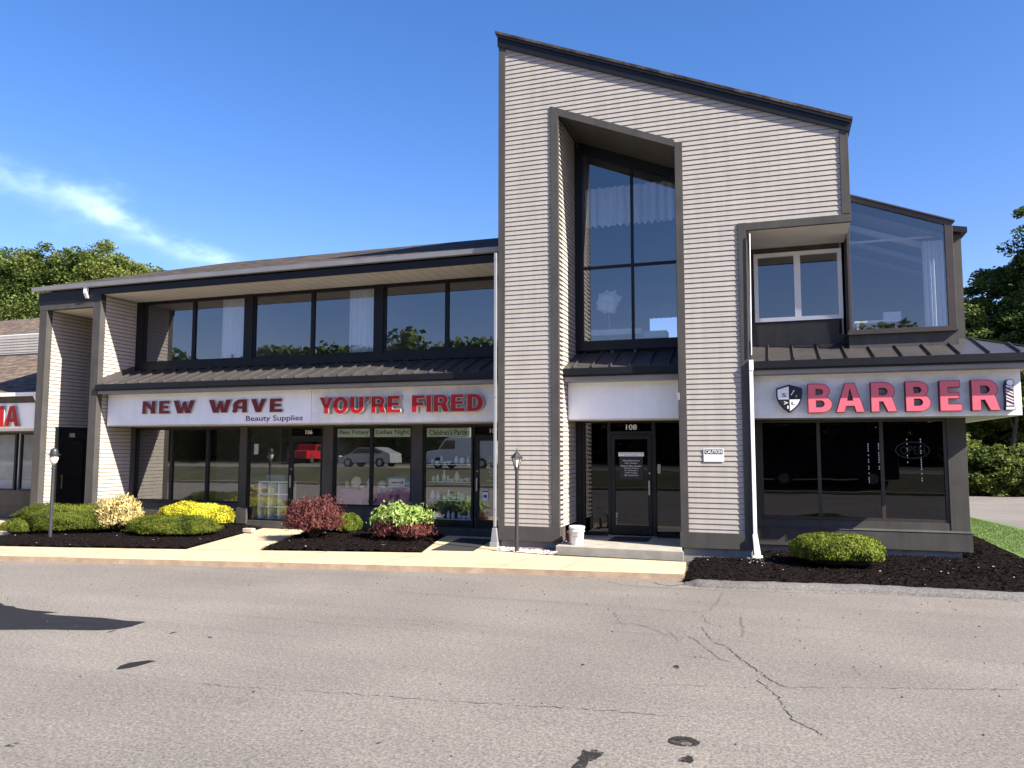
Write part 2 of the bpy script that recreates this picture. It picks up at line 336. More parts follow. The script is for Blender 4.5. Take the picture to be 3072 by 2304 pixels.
# ground: one sheet to the horizon, rising into a bank behind the camera
gx = [-400,-120,-60,-30,0,30,60,120,400]; gy = [-400,-120,-60,-46,-38,-27.5,-22.6,-22,60,120,400]
gz = [1.6,1.6,1.3,1.0,.85,.84,.12,-.03,-.03,-.03,-.03]
b = MB(); b.add([(x, y, z) for y, z in zip(gy, gz) for x in gx], [(j*9+i, j*9+i+1, j*9+i+10, j*9+i+9) for j in range(10) for i in range(8)])
b.build('ground', M['drygrass'])['kind'] = 'structure'
sheet('parking_lot', [(-60,-22),(45,-22),(45,26),(4.4,26),(4.4,-1),(-60,-1)], 0, M['asphalt'])
b = MB(); b.box(-60,45,-22.25,-22,-.02,.14); b.build('kerb', M['walk'])['kind'] = 'structure'
b = MB(); b.add([(-200,-28,.86),(200,-28,.86),(200,-37,.87),(-200,-37,.87)], [(0,1,2,3)]); b.build('road', M['asphalt'])['kind'] = 'structure'
# sidewalk, with its two walks to the doors: boundary follows the kerb line, kerb face darker
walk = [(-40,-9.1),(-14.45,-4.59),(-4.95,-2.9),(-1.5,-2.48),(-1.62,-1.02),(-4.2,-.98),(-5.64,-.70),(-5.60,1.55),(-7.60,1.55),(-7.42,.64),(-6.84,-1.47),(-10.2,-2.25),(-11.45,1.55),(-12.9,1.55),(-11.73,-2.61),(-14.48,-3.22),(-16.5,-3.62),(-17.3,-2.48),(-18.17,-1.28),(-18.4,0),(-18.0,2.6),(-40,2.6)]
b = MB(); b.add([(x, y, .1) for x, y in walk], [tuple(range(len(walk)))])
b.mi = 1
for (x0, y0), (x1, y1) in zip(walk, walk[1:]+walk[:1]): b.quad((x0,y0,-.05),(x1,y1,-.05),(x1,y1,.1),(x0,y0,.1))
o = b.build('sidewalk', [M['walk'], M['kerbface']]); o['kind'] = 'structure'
me = o.data
# sidewalk joints (thin scored lines)
b = MB()
for xa, ya, xb, yb_ in [(-9.0,-3.62,-8.75,-1.92),(-6.95,-3.26,-6.78,-1.5),(-4.75,-2.88,-4.45,-.98),(-3.6,-2.72,-3.5,-1.0),(-13.2,-4.36,-12.9,-2.9),(-11.73,-2.61,-10.2,-2.25),(-12.1,-.9,-10.75,-.7)]:
    d = Vector((xb-xa, yb_-ya)).normalized(); nx, ny = -d.y*.011, d.x*.011
    b.add([(xa-nx,ya-ny,.104),(xa+nx,ya+ny,.104),(xb+nx,yb_+ny,.104),(xb-nx,yb_-ny,.104)], [(0,1,2,3)])
b.build('sidewalk_joint', M['kerbface'])['kind'] = 'structure'
# mulch beds: mounded sheets with rough surface and scattered chips
def bed(name, poly, zb, zt, seed, lab_edge=.25):
    r = np.random.default_rng(seed)
    xs = [p[0] for p in poly]; ys = [p[1] for p in poly]
    step = .07
    def inside(x, y):
        c = False; j = len(poly)-1
        for i in range(len(poly)):
            if (poly[i][1] > y) != (poly[j][1] > y) and x < (poly[j][0]-poly[i][0])*(y-poly[i][1])/(poly[j][1]-poly[i][1])+poly[i][0]: c = not c
            j = i
        return c
    def edist(x, y):
        m_ = 9
        for i in range(len(poly)):
            ax, ay = poly[i]; bx_, by = poly[(i+1) % len(poly)]
            t_ = max(0, min(1, ((x-ax)*(bx_-ax)+(y-ay)*(by-ay))/((bx_-ax)**2+(by-ay)**2)))
            m_ = min(m_, math.hypot(x-ax-t_*(bx_-ax), y-ay-t_*(by-ay)))
        return m_
    nx = int((max(xs)-min(xs))/step)+2; ny = int((max(ys)-min(ys))/step)+2
    idx = {}; b = MB(); V = []
    for j in range(ny):
        for i in range(nx):
            x = min(xs)+i*step; y = min(ys)+j*step
            if inside(x, y):
                d = edist(x, y); h = zb+(zt-zb)*min(1, d/lab_edge)**.6+r.uniform(-.012, .012)
                idx[i, j] = len(V); V.append((x+r.uniform(-.015,.015), y+r.uniform(-.015,.015), h))
    F = [(idx[i,j], idx[i+1,j], idx[i+1,j+1], idx[i,j+1]) for (i, j) in idx if (i+1,j) in idx and (i+1,j+1) in idx and (i,j+1) in idx]
    b.add(V, F); b.add([(x, y, zb-.01) for x, y in poly], [tuple(range(len(poly)))])
    # shredded bark on top
    for k in range(int(len(V)*2.6)):
        x, y, z = V[r.integers(len(V))]; x += r.uniform(-.04,.04); y += r.uniform(-.04,.04); z += r.uniform(.0,.018)
        if not inside(x, y): continue
        a = r.uniform(0, math.pi); l = r.uniform(.012,.04); w_ = r.uniform(.003,.008); t_ = r.uniform(-.012,.012)
        dx, dy = math.cos(a)*l, math.sin(a)*l; px, py = -math.sin(a)*w_, math.cos(a)*w_
        b.add([(x-dx-px,y-dy-py,z-t_),(x+dx-px,y+dy-py,z+t_),(x+dx+px,y+dy+py,z+t_+.006),(x-dx+px,y-dy+py,z-t_+.006)], [(0,1,2,3)])
    o = b.build(name, M['mulch']); o['kind'] = 'structure'
    return V
bed1 = bed('mulch_bed', [(-16.5,-3.60),(-14.48,-3.20),(-11.75,-2.59),(-12.9,1.55),(-17.5,1.6),(-17.8,.3),(-18.0,-.6),(-17.3,-2.45)], .10, .17, 1)
bed2 = bed('mulch_bed', [(-10.18,-2.23),(-6.86,-1.45),(-7.44,.64),(-7.62,1.55),(-11.43,1.55)], .10, .17, 2)
bed3 = bed('mulch_bed', [(-1.50,-2.72),(-.69,-2.63),(1.29,-2.25),(3.48,-2.25),(5.2,-2.1),(4.75,0),(4.58,1.81),(4.72,7.4),(3.7,7.6),(3.60,1.40),(-.5,1.40),(-.55,-.0),(-1.6,-.0)], .02, .13, 3, .5)
# pale chips, twigs and fallen leaves scattered in the beds
b = MB()
for V in (bed1, bed2, bed3):
    for k in range(90 if V is bed3 else 60):
        x, y, z = V[rng.integers(len(V))]; a = rng.uniform(0, 6.28); l = rng.uniform(.008,.028); w_ = l*rng.uniform(.3,.8)
        dx, dy = math.cos(a)*l, math.sin(a)*l
        b.add([(x-dx,y-dy,z+.012),(x+dy*w_/l,y-dx*w_/l,z+.025),(x+dx,y+dy,z+.016),(x-dy*w_/l,y+dx*w_/l,z+.012)], [(0,1,2,3)])
tag(b.build('leaf_litter', mat('dry_chips', (.36,.32,.25), .8, .3, 9)), 'small pale chips and dry leaves strewn over the dark mulch', 'litter', kind='stuff')
# asphalt kerb (rolled berm) in front of the right bed
b = MB(); pts = [(-1.45,-2.80),(-1.1,-2.86),(-.69,-2.84),(.3,-2.68),(1.25,-2.52),(2.3,-2.50),(3.42,-2.47),(4.6,-2.4),(5.6,-1.9),(6.0,-.6)]
prof = [(-.21,-.01),(-.19,.045),(-.12,.075),(.05,.085),(.15,.06),(.22,-.01)]
V = []; 
for i in range((len(pts)-1)*8+1):
    k = min(i//8, len(pts)-2); t_ = i/8-k; x = pts[k][0]*(1-t_)+pts[k+1][0]*t_; y = pts[k][1]*(1-t_)+pts[k+1][1]*t_
    e = min(1, i/6+.15)
    for (dy, dz) in prof: V.append((x, y+dy*(.9+.1*e)+rng.uniform(-.01,.01), dz*e+rng.uniform(-.006,.006)))
np_ = len(prof)
b.add(V, [(i*np_+k, i*np_+k+1, (i+1)*np_+k+1, (i+1)*np_+k) for i in range((len(pts)-1)*8) for k in range(np_-1)])
b.build('asphalt_kerb', M['berm'], smooth=True)['kind'] = 'structure'
sheet('lawn', [(5.2,-2.1),(7.4,-1.2),(6.9,4),(6.40,8.9),(5.8,12.4),(5.0,13.4),(4.4,13.6),(4.66,7.4),(4.62,1.81),(4.8,0)], .05, M['grass'], thick=.06)
b = MB()
for k in range(16000):
    y = rng.uniform(-.5,13); x0 = 4.66+max(0,(1-y))*.15; x1 = 7.0-.1*y if y > 4 else 6.7
    x = rng.uniform(x0, min(x1, 6.6)); h = rng.uniform(.02,.05); a = rng.uniform(0,6.28); dx, dy = .006*math.cos(a), .006*math.sin(a); lx, ly = rng.uniform(-.02,.02,2)
    b.add([(x-dx,y-dy,.05),(x+dx,y+dy,.05),(x+lx,y+ly,.05+h)], [(0,1,2)])
tag(b.build('grass', M['grass']), 'short green grass blades on the lawn strip beside the building', 'grass', kind='stuff')
b = MB(); b.add([(x, y, .03) for x, y in [(4.56,-.3),(4.74,-.3),(4.66,1.8),(4.72,3.2),(4.80,7.4),(4.66,7.4),(4.58,3.2),(4.5,1.8)]], [tuple(range(8))])
# white gravel pocket below the tower
sheet('soil', [(-5.62,-.68),(-4.2,-.95),(-4.27,.1),(-5.60,.1)], .107, M['soil'])
def lumps(name, n, fn, r0, r1, m, seed):
    r = np.random.default_rng(seed); V = []; F = []
    base = np.array([(1,0,0),(-1,0,0),(0,1,0),(0,-1,0),(0,0,1),(0,0,-1)], float); fs = [(0,2,4),(2,1,4),(1,3,4),(3,0,4),(2,0,5),(1,2,5),(3,1,5),(0,3,5)]
    for k in range(n):
        c = fn(r); s_ = r.uniform(r0, r1); p = base*s_*r.uniform(.6,1.2,(6,3))
        p[:,2] *= .7
        n0 = len(V); V += [tuple(q+np.array(c)) for q in p]; F += [tuple(i+n0 for i in f) for f in fs]
    b = MB(); b.add(V, F); return b.build(name, m)
def gp(r):
    u = r.uniform(0,1); v = r.uniform(0,1)**1.3
    return (-5.6+u*1.36, (-.70-.25*u)+v*.5, .115)
tag(lumps('gravel', 420, gp, .012, .032, M['gravel'], 5), 'loose white gravel around the foot of the black lamp post', 'gravel', kind='stuff')
tag(lumps('gravel', 60, lambda r: (r.uniform(-.55,0), r.uniform(-1.1,-.3), .13), .008, .02, M['gravel'], 6), 'a few white pebbles beside the right downspout', 'gravel', kind='stuff')
# vegetation floor beyond the side road
sheet('verge', [(3,26),(60,26),(60,80),(3,80)], .01, M['drygrass'])

# cracks, stains and one painted shadow in the asphalt (traced, lying in the surface)
CX = []
def crack(b, pts, w0, jit=.024, seed=0, z=.004):
    r = np.random.default_rng(seed); P = [Vector(p) for p in pts]; Q = []
    for a, c in zip(P, P[1:]):
        n = max(2, int((c-a).length/.035))
        for i in range(n): Q.append(a.lerp(c, i/n)+Vector((r.uniform(-jit,jit), r.uniform(-jit,jit))))
    Q.append(P[-1])
    V = []
    for i, q in enumerate(Q):
        d = (Q[min(i+1,len(Q)-1)]-Q[max(i-1,0)]).normalized(); ww = w0*.62*r.uniform(.15,1.3)*(1 if 0 < i < len(Q)-1 else .1)
        V += [(q.x-d.y*ww, q.y+d.x*ww, z), (q.x+d.y*ww, q.y-d.x*ww, z)]
    b.add(V, [(2*i, 2*i+1, 2*i+3, 2*i+2) for i in range(len(Q)-1)])
CRACKS = [([(-0.829, -3.466), (-0.84, -4.315), (-0.896, -4.837), (-1.047, -5.047), (-1.672, -5.023), (-2.269, -5.261)], 0.006), ([(-0.954, -5.243), (-0.844, -5.704), (-0.612, -5.825)], 0.007), ([(-0.915, -5.863), (-0.757, -6.545)], 0.009), ([(-1.015, -6.401), (-0.805, -6.838), (-0.621, -7.33), (-0.476, -7.42)], 0.008), ([(-0.748, -6.599), (-0.584, -6.762), (-0.443, -7.124), (-0.315, -7.455), (-0.221, -7.641), (-0.11, -7.89), (-0.036, -8.02), (0.075, -8.131)], 0.013), ([(-0.215, -7.926), (-0.128, -8.201), (-0.028, -8.448), (0.077, -9.004), (0.21, -9.206), (0.357, -9.41)], 0.009), ([(-0.491, -5.084), (-0.413, -6.011), (-0.428, -6.317)], 0.007), ([(-0.418, -5.887), (-0.291, -6.092), (-0.095, -6.144)], 0.005), ([(-2.51, -6.345), (-1.982, -6.055), (-1.514, -6.069), (-1.046, -6.229)], 0.005), ([(-2.125, -5.339), (-1.932, -6.01), (-1.733, -5.969), (-1.496, -6.193), (-1.235, -6.476)], 0.006), ([(-1.313, -6.194), (-1.144, -6.563), (-1.081, -6.769)], 0.006), ([(-2.22, -4.336), (-2.084, -4.915)], 0.005), ([(-0.982, -7.309), (-0.764, -7.331), (-0.618, -7.376)], 0.005), ([(0.691, -7.154), (0.742, -7.518)], 0.004), ([(-2.193, -9.438), (-1.886, -9.358), (-1.535, -9.3)], 0.008), ([(-1.535, -9.3), (-1.105, -9.292), (-0.718, -9.201)], 0.006), ([(-1.781, -8.618), (-1.695, -8.604)], 0.008), ([(-1.321, -8.498), (-0.536, -8.289), (-0.331, -8.256)], 0.005), ([(0.075, -8.116), (0.683, -7.923), (1.486, -7.684), (2.086, -7.5)], 0.007), ([(0.372, -5.286), (0.671, -5.251), (1.195, -5.268)], 0.006), ([(2.377, -5.692), (2.466, -5.873)], 0.005), ([(-2.75, -2.986), (-2.387, -3.257), (-1.929, -3.321), (-1.285, -3.25), (-0.516, -3.195), (0.499, -3.008), (1.329, -2.822), (2.438, -2.73), (3.322, -2.757)], 0.012), ([(-1.994, -2.891), (-1.662, -3.119), (-1.434, -2.86)], 0.02), ([(-12.752, -5.736), (-11.589, -5.542), (-10.273, -5.34)], 0.005), ([(-5.154, -9.79), (-4.826, -9.774), (-4.366, -9.711), (-3.705, -9.605), (-3.265, -9.557), (-2.876, -9.524), (-2.205, -9.404)], 0.006), ([(-5.971, -6.969), (-5.037, -6.795), (-4.201, -6.679), (-3.139, -6.758)], 0.004), ([(-8.216, -4.968), (-6.619, -4.717), (-3.938, -4.436)], 0.004)]
b = MB()
for i, (pts, w0) in enumerate(CRACKS): crack(b, pts, w0, seed=i)
b.build('asphalt_crack', M['tar'])['kind'] = 'structure'
def blob(name, cx, cy, rx, ry, m, seed, rough=.2, z=.004):
    r = np.random.default_rng(seed); n = 40; ph = r.uniform(0,6.28,4)
    P = []
    for i in range(n):
        a = 2*math.pi*i/n; k = 1+rough*(math.sin(2*a+ph[0])*.5+math.sin(3*a+ph[1])*.5+math.sin(7*a+ph[2])*.25+r.uniform(-.2,.2))
        P.append((cx+rx*k*math.cos(a), cy+ry*k*math.sin(a), z))
    b = MB(); b.add(P, [tuple(range(n))]); o = b.build(name, m); o['kind'] = 'structure'; return o
STAINS = [(-0.707, -9.784, 0.112, 0.104, 0.08), (-1.323, -10.331, 0.074, 0.166, 0.55), (-0.649, -10.122, 0.043, 0.071, 0.4), (-1.0, -7.778, 0.031, 0.068, 0.3), (-1.915, -8.004, 0.016, 0.034, 0.3), (-0.018, -8.458, 0.01, 0.027, 0.3), (-5.423, -11.475, 0.038, 0.043, 0.3), (-6.882, -8.271, 0.025, 0.051, 0.3), (-6.314, -8.304, 0.03, 0.023, 0.3), (-4.538, -9.834, 0.013, 0.021, 0.3), (-3.555, -10.531, 0.009, 0.015, 0.3), (-2.867, -10.557, 0.016, 0.018, 0.3), (-7.632, -8.455, 0.02, 0.053, 0.3)]
for i, (cx, cy, rx, ry, ro) in enumerate(STAINS): blob('oil_stain', cx, cy, rx, ry, M['stain'], 30+i, ro)
PAINTED_SHADOW = [(-9.134, -8.883), (-8.465, -8.627), (-7.839, -8.463), (-7.666, -8.353), (-7.605, -8.163), (-7.639, -7.903), (-7.942, -7.938), (-8.342, -7.903), (-9.046, -7.982), (-9.323, -7.972), (-9.202, -7.837), (-9.656, -7.852), (-9.992, -7.805), (-10.124, -7.734), (-10.291, -7.741), (-10.49, -7.638), (-10.74, -7.672)]  # outline of a shadow painted as a dark sheet on the lot
b = MB(); b.add([(x, y, .004) for x, y in PAINTED_SHADOW], [tuple(range(len(PAINTED_SHADOW)))]); b.build('shadow_and_stain', M['shadow_stain'])['kind'] = 'structure'
b = MB(); b.add([(x, y, .004) for x, y in [(-6.281, -9.694), (-6.195, -9.604), (-6.16, -9.46), (-6.141, -9.308), (-6.234, -9.321), (-6.348, -9.452), (-6.349, -9.57)]], [tuple(range(7))]); b.build('shadow_and_stain', M['shadow_stain'])['kind'] = 'structure'  # small real stain in the same colour as the painted shadow
# grit and small debris on the lot
def gr(r):
    y = -2.6-abs(r.normal(0,4)); return (r.uniform(-12,6), y, .004)
tag(lumps('grit', 260, gr, .006, .016, M['tar'], 8), 'dark grit and crumbs scattered over the parking lot', 'grit', kind='stuff')

# ================================================================= THE BUILDING
B = empty('office_building', (-8,4,0), 'two storey grey clapboard shop building with tall slanted tower and bronze awnings', 'building')
LAP = .1035
def siding_y(b, y, z0, z1, xl, xr, t=.016, zoff=0):
    # horizontal clapboards facing -Y; xl, xr functions of z
    k = math.floor((z0-zoff)/LAP)
    while zoff+k*LAP < z1-1e-4:
        a = max(z0, zoff+k*LAP); c = min(z1, zoff+(k+1)*LAP); k += 1
        if c-a < .012: continue
        xa, xb, xc, xd = xl(a), xr(a), xr(c), xl(c)
        if xb-xa < .01: continue
        if xc < xd: xc = xd = (xc+xd)/2
        b.quad((xa,y-t,a),(xb,y-t,a),(xc,y-.003,c-.009),(xd,y-.003,c-.009))
        b.quad((xa,y-t,a),(xa,y+.0,a),(xb,y+.0,a),(xb,y-t,a))
        b.quad((xd,y-.003,c-.009),(xc,y-.003,c-.009),(xc,y+.008,c-.009),(xd,y+.008,c-.009))
def siding_x(b, x, y0f, y1f, z0, z1, t=.020, zoff=0, sgn=1):
    k = math.floor((z0-zoff)/LAP)
    while zoff+k*LAP < z1-1e-4:
        a = max(z0, zoff+k*LAP); c = min(z1, zoff+(k+1)*LAP); k += 1
        if c-a < .012: continue
        b.quad((x+sgn*t,y0f(a),a),(x+sgn*t,y1f(a),a),(x+sgn*.004,y1f(c),c-.013),(x+sgn*.004,y0f(c),c-.013))
        b.quad((x+sgn*t,y0f(a),a),(x-sgn*.01,y0f(a),a),(x-sgn*.01,y1f(a),a),(x+sgn*t,y1f(a),a))
K = lambda v: (lambda z: v)
# ---- tower front (plane Y = 0)
SL = -.4175
roof_z = lambda x: 11.36+SL*(x+5.56)           # top of the clapboards under the rake
open_z = lambda x: 9.64+SL*(x+4.43)
b = MB()
# right limit set by rake line:  z = roof_z(x)  ->  x = ...
rx = lambda z: min(1.40, -5.56+(z-11.36)/SL)
ox = lambda z: max(-4.42, -4.43+(z-9.64)/SL)     # where the sloping head of the opening is at height z
siding_y(b, 0, .53, 93*LAP, K(-5.60), K(-4.42))
siding_y(b, 0, .53, 64*LAP, K(-1.745), K(-.50))
siding_y(b, 0, 64*LAP, 82*LAP, K(-1.745), rx)
siding_y(b, 0, 82*LAP, 93*LAP, ox, rx)
siding_y(b, 0, 93*LAP, 11.40, K(-5.60), rx)
b.build('siding', M['siding'], B)
# solid tower walls behind the boards
b = MB()
b.prism([(-5.70,.25),(-4.335,.25),(-4.335,9.50),(-5.70,11.35)], 'y', .012, .3)
b.prism([(-1.81,.25),(-.435,.25),(-.435,6.59),(-1.81,6.59)], 'y', .012, .3)
b.prism([(-1.81,6.59),(1.50,6.59),(1.50,8.42),(-1.81,8.46)], 'y', .012, .3)
b.prism([(-4.335,9.57),(-1.81,8.53),(1.50,8.43),(-5.70,11.37)], 'y', .012, .3)
b.build('sheathing', M['paper'], B)
b = MB()
b.box(-5.71,-5.62,.3,9,.25,9.0); b.prism([(-5.71,.3),(-5.62,.3),(-5.62,9),(-5.71,9)], 'z', 9.0, 11.38)
b.box(1.42,1.51,1.6,9,3.9,8.42); b.box(1.42,1.51,.3,1.6,6.59,8.42)
b.box(-5.71,3.66,9,9.12,.1,5.5)
b.build('wall', M['siding'], B, label='tan clapboard side and rear walls')
# trim boards
b = MB(); T0 = -.036
b.box(-5.719,-5.561,T0,.05,.55,11.38)
b.prism([(-4.501,.55),(-4.328,.55),(-4.328,9.516),(-4.501,9.762)], 'y', T0, .05)
b.prism([(-1.816,.55),(-1.660,.55),(-1.660,8.578),(-1.816,8.49+.10)], 'y', T0, .05)
b.prism([(-4.328,9.516),(-1.816,8.488),(-1.816,8.64),(-4.501,9.762),(-4.4,9.60)], 'y', T0+.004, .046)
b.box(1.356,1.512,T0,.05,6.742,8.47)
b.box(-.587,-.427,T0,.05,.55,6.736)
b.box(-.427,1.512,T0+.004,.05,6.579,6.732)
b.build('trim_board', M['trim'], B, bevel=.004)
b = MB(); b.box(-5.70,-4.31,T0-.012,.06,.244,.552); b.box(-4.325,-4.30,.06,.34,.244,.552); b.build('base_board', M['trim'], B, bevel=.004)
b = MB(); b.box(-1.835,-.41,T0-.012,.06,.244,.552); b.build('base_board', M['trim'], B, bevel=.004)
# jamb linings of the tall opening
b = MB()
b.box(-1.83,-1.805,.05,1.5,.3,8.5); b.build('jamb', M['trim'], B)
b = MB(); siding_x(b, -4.345, K(.052), K(1.50), .552, 9.6); b.build('siding', M['siding'], B, label='clapboards lining the left side of the tall opening')
b = MB(); b.prism([(-4.345,9.52),(-1.81,8.485),(-1.81,8.53),(-4.345,9.56)], 'y', .05, 1.6); b.build('soffit', M['trim'], B, label='dark sloping soffit over the tall opening')
# tower roof: slab with rake fascia and gutter-like cap
b = MB()
zt = lambda x: 11.669+(-.4158)*(x+5.713)
b.prism([(-5.79,zt(-5.79)),(1.60,zt(1.60)),(1.60,zt(1.60)-.06),(-5.79,zt(-5.79)-.06)], 'y', -.10, 9.2)
b.build('roof', M['shingle'], B)
b = MB()
b.prism([(-5.77,zt(-5.77)-.063),(1.585,zt(1.585)-.063),(1.565,zt(1.565)-.125),(-5.75,zt(-5.75)-.125)], 'y', -.09, 9.0)
b.prism([(-5.74,zt(-5.74)-.127),(1.55,zt(1.55)-.127),(1.53,zt(1.53)-.30),(-5.74,zt(-5.74)-.34)], 'y', -.06, 8.9)
b.build('fascia', M['frame'], B, label='dark raked fascia of the tower')
# foundations
for q in ((-5.66,-4.34,.03,.3,-.05,.25),(-1.78,-.46,.02,.3,-.05,.25),(-.5,3.44,1.50,1.7,-.05,.20)): b = MB(); b.box(*q); b.build('foundation', M['concrete'], B)
# ---- windows and doors
def window(name, x0, x1, z0, z1, y, mx_=(), mz=(), fw=.055, gm='glass_low', fm='frame', slope=None, lab=None, mw=.05, depth=.09):
    b = MB(); top = slope or K(z1)
    b.box(x0, x1, y, y+depth, z0, z0+fw)
    b.prism([(x0+fw,top(x0)-fw),(x1-fw,top(x1)-fw),(x1-fw,top(x1)),(x0+fw,top(x0))], 'y', y, y+depth)
    b.prism([(x0,z0+fw),(x0+fw,z0+fw),(x0+fw,top(x0+fw)),(x0,top(x0))], 'y', y-.002, y+depth)
    b.prism([(x1-fw,z0+fw),(x1,z0+fw),(x1,top(x1)),(x1-fw,top(x1-fw))], 'y', y-.002, y+depth)
    for m_ in mx_: b.box(m_-mw/2, m_+mw/2, y+.005, y+depth-.005, z0+fw, top(m_)-fw*.8)
    for z_ in mz: b.box(x0+fw, x1-fw, y+.008, y+depth-.008, z_-mw/2, z_+mw/2)
    o = b.build(name, M[fm], B, label=lab)
    ex = [x0+fw]+[v for m_ in sorted(mx_) for v in (m_-mw/2, m_+mw/2)]+[x1-fw]
    for i in range(0, len(ex), 2):
        zs = [z0+fw]+[v for z_ in sorted(mz) for v in (z_-mw/2, z_+mw/2)]+[None]
        for j in range(0, len(zs), 2):
            a, c = ex[i], ex[i+1]; za = zs[j]; zc = zs[j+1]
            t0 = top(a)-fw if zc is None else zc; t1 = top(c)-fw if zc is None else zc
            q = MB(); q.add([(a-.01,y+.05,za-.01),(c+.01,y+.05,za-.01),(c+.01,y+.05,t1+.01),(a-.01,y+.05,t0+.01)], [(0,1,2,3)])
            q.build('pane', M[gm], o)
    return o
th = lambda x: 9.41+SL*(x+4.34)
window('window', -4.22,-1.84, 4.62,9.2, 1.46, (-2.985,), (6.42,), .075, 'glass_up', slope=lambda x: 9.26+SL*(x+4.22), lab='tall four pane window with sloping head', mw=.06)
b = MB()   # dark surround of the tall window
b.prism([(-4.33,4.47),(-4.222,4.47),(-4.222,9.26),(-4.33,9.50)], 'y', 1.44, 1.55)
b.prism([(-4.222,9.262),(-1.83,8.262),(-1.83,8.5),(-4.222,9.47)], 'y', 1.45, 1.55)
b.box(-4.222,-1.83,1.43,1.55,4.47,4.618)
b.build('window_surround', M['frame'], B)
# ---- small awning, sign band and entrance of 108
def awning(x0, x1, y0, z0, y1, z1, first, step, par=B, hipx=None, lab=None):
    b = MB(); hx = hipx if hipx is not None else x1
    b.prism([(y0,z0-.03),(y1,z1-.03),(y1,z1),(y0,z0)], 'x', x0, hx if hipx is None else x0+.001) if hipx is None else b.add(
        [(x0,y0,z0),(x1,y0,z0),(hx,y1,z1),(x0,y1,z1),(x0,y0,z0-.03),(x1,y0,z0-.03),(hx,y1,z1-.03),(x0,y1,z1-.03)], [(0,1,2,3),(7,6,5,4),(0,4,5,1),(0,3,7,4)])
    x = first
    while x < (x1-.05):
        yt, zt_ = y1, z1
        if hipx is not None and x > hx: f_ = (x1-x)/(x1-hx); yt = y0+(y1-y0)*f_; zt_ = z0+(z1-z0)*f_
        if yt-y0 > .08:
            n = Vector((0, -(zt_-z0), yt-y0)).normalized()*.045
            b.add([(x-.012,y0-.005,z0),(x+.012,y0-.005,z0),(x+.012,yt,zt_),(x-.012,yt,zt_),(x-.008,y0+n.y-.005,z0+n.z),(x+.008,y0+n.y-.005,z0+n.z),(x+.008,yt+n.y,zt_+n.z),(x-.008,yt+n.y,zt_+n.z)],
                  [(0,1,5,4),(1,2,6,5),(2,3,7,6),(3,0,4,7),(4,5,6,7)])
        x += step
    o = b.build('awning_roof', M['canopy'], par, label=lab)
    return o
awning(-4.318,-1.832,.30,3.95,1.43,4.40,-4.1,.41, lab='small bronze seamed awning over door 108')
b = MB(); b.box(-4.318,-1.832,.285,.33,3.80,3.945); b.box(-4.318,-1.832,.315,.36,3.765,3.80); b.build('fascia', M['frame'], B, label='dark fascia of the small awning')
b = MB(); b.box(-4.318,-1.832,.36,.72,3.665,3.80); b.build('band_board', M['band'], B)
b = MB(); b.box(-4.322,-1.832,.70,.85,2.86,3.665); b.build('sign_band', M['sign'], B, bevel=.006, label='blank white sign band over door 108')
b = MB(); b.box(-4.322,-1.832,.72,1.50,2.835,2.858); b.build('soffit', M['soffit'], B)
b = MB()  # entrance frame 108
y = 1.46
b.box(-4.32,-4.20,1.40,1.56,.30,2.83)
b.box(-4.20,-4.13,y,y+.09,.25,2.83); b.box(-3.91,-3.58,y,y+.09,.25,.30)
b.box(-4.13,-1.84,y,y+.09,2.79,2.83); b.box(-4.13,-3.60,y+.003,y+.09,.25,.33); b.box(-2.50,-1.84,y+.003,y+.09,.25,.33)
b.box(-3.60,-3.53,y-.005,y+.09,.25,2.79); b.box(-2.60,-2.51,y-.005,y+.09,.25,2.79); b.box(-1.90,-1.84,y,y+.09,.33,2.79); b.box(-3.53,-2.60,y,y+.09,2.53,2.60)
EF = b.build('entrance_frame', M['frame'], B, label='black storefront frame around door 108')
for a, c, z0, z1 in [(-4.13,-3.60,.33,2.79),(-2.51,-1.90,.33,2.79),(-3.53,-2.60,2.60,2.79)]:
    q = MB(); q.add([(a,y+.05,z0),(c,y+.05,z0),(c,y+.05,z1),(a,y+.05,z1)], [(0,1,2,3)]); q.build('pane', M['glass_dark'], EF)
def text(s, x0, x1, z0, z1, y, m, parent=None, name='lettering', ext=.002, off=0, axis='y', cat=None, sx=None):
    cu = bpy.data.curves.new('t', 'FONT'); cu.body = s; cu.extrude = ext; cu.offset = off; cu.size = 1; cu.resolution_u = 3
    ob = bpy.data.objects.new('t', cu); col.objects.link(ob); bpy.context.view_layer.update()
    me = bpy.data.meshes.new_from_object(ob.evaluated_get(bpy.context.evaluated_depsgraph_get())); bpy.data.objects.remove(ob)
    n = len(me.vertices); a = np.empty(n*3); me.vertices.foreach_get('co', a); a = a.reshape(-1,3)
    mn = a.min(0); mxx = a.max(0); u = (a[:,0]-mn[0])/(mxx[0]-mn[0]); v = (a[:,1]-mn[1])/(mxx[1]-mn[1]); d = a[:,2]
    if axis == 'y': P = np.stack([x0+u*(x1-x0), y-d, z0+v*(z1-z0)], 1)
    else: P = np.stack([y+d, x0+u*(x1-x0), z0+v*(z1-z0)], 1)
    me.vertices.foreach_set('co', P.ravel()); me.update()
    return mesh_obj(name, me, m, parent)
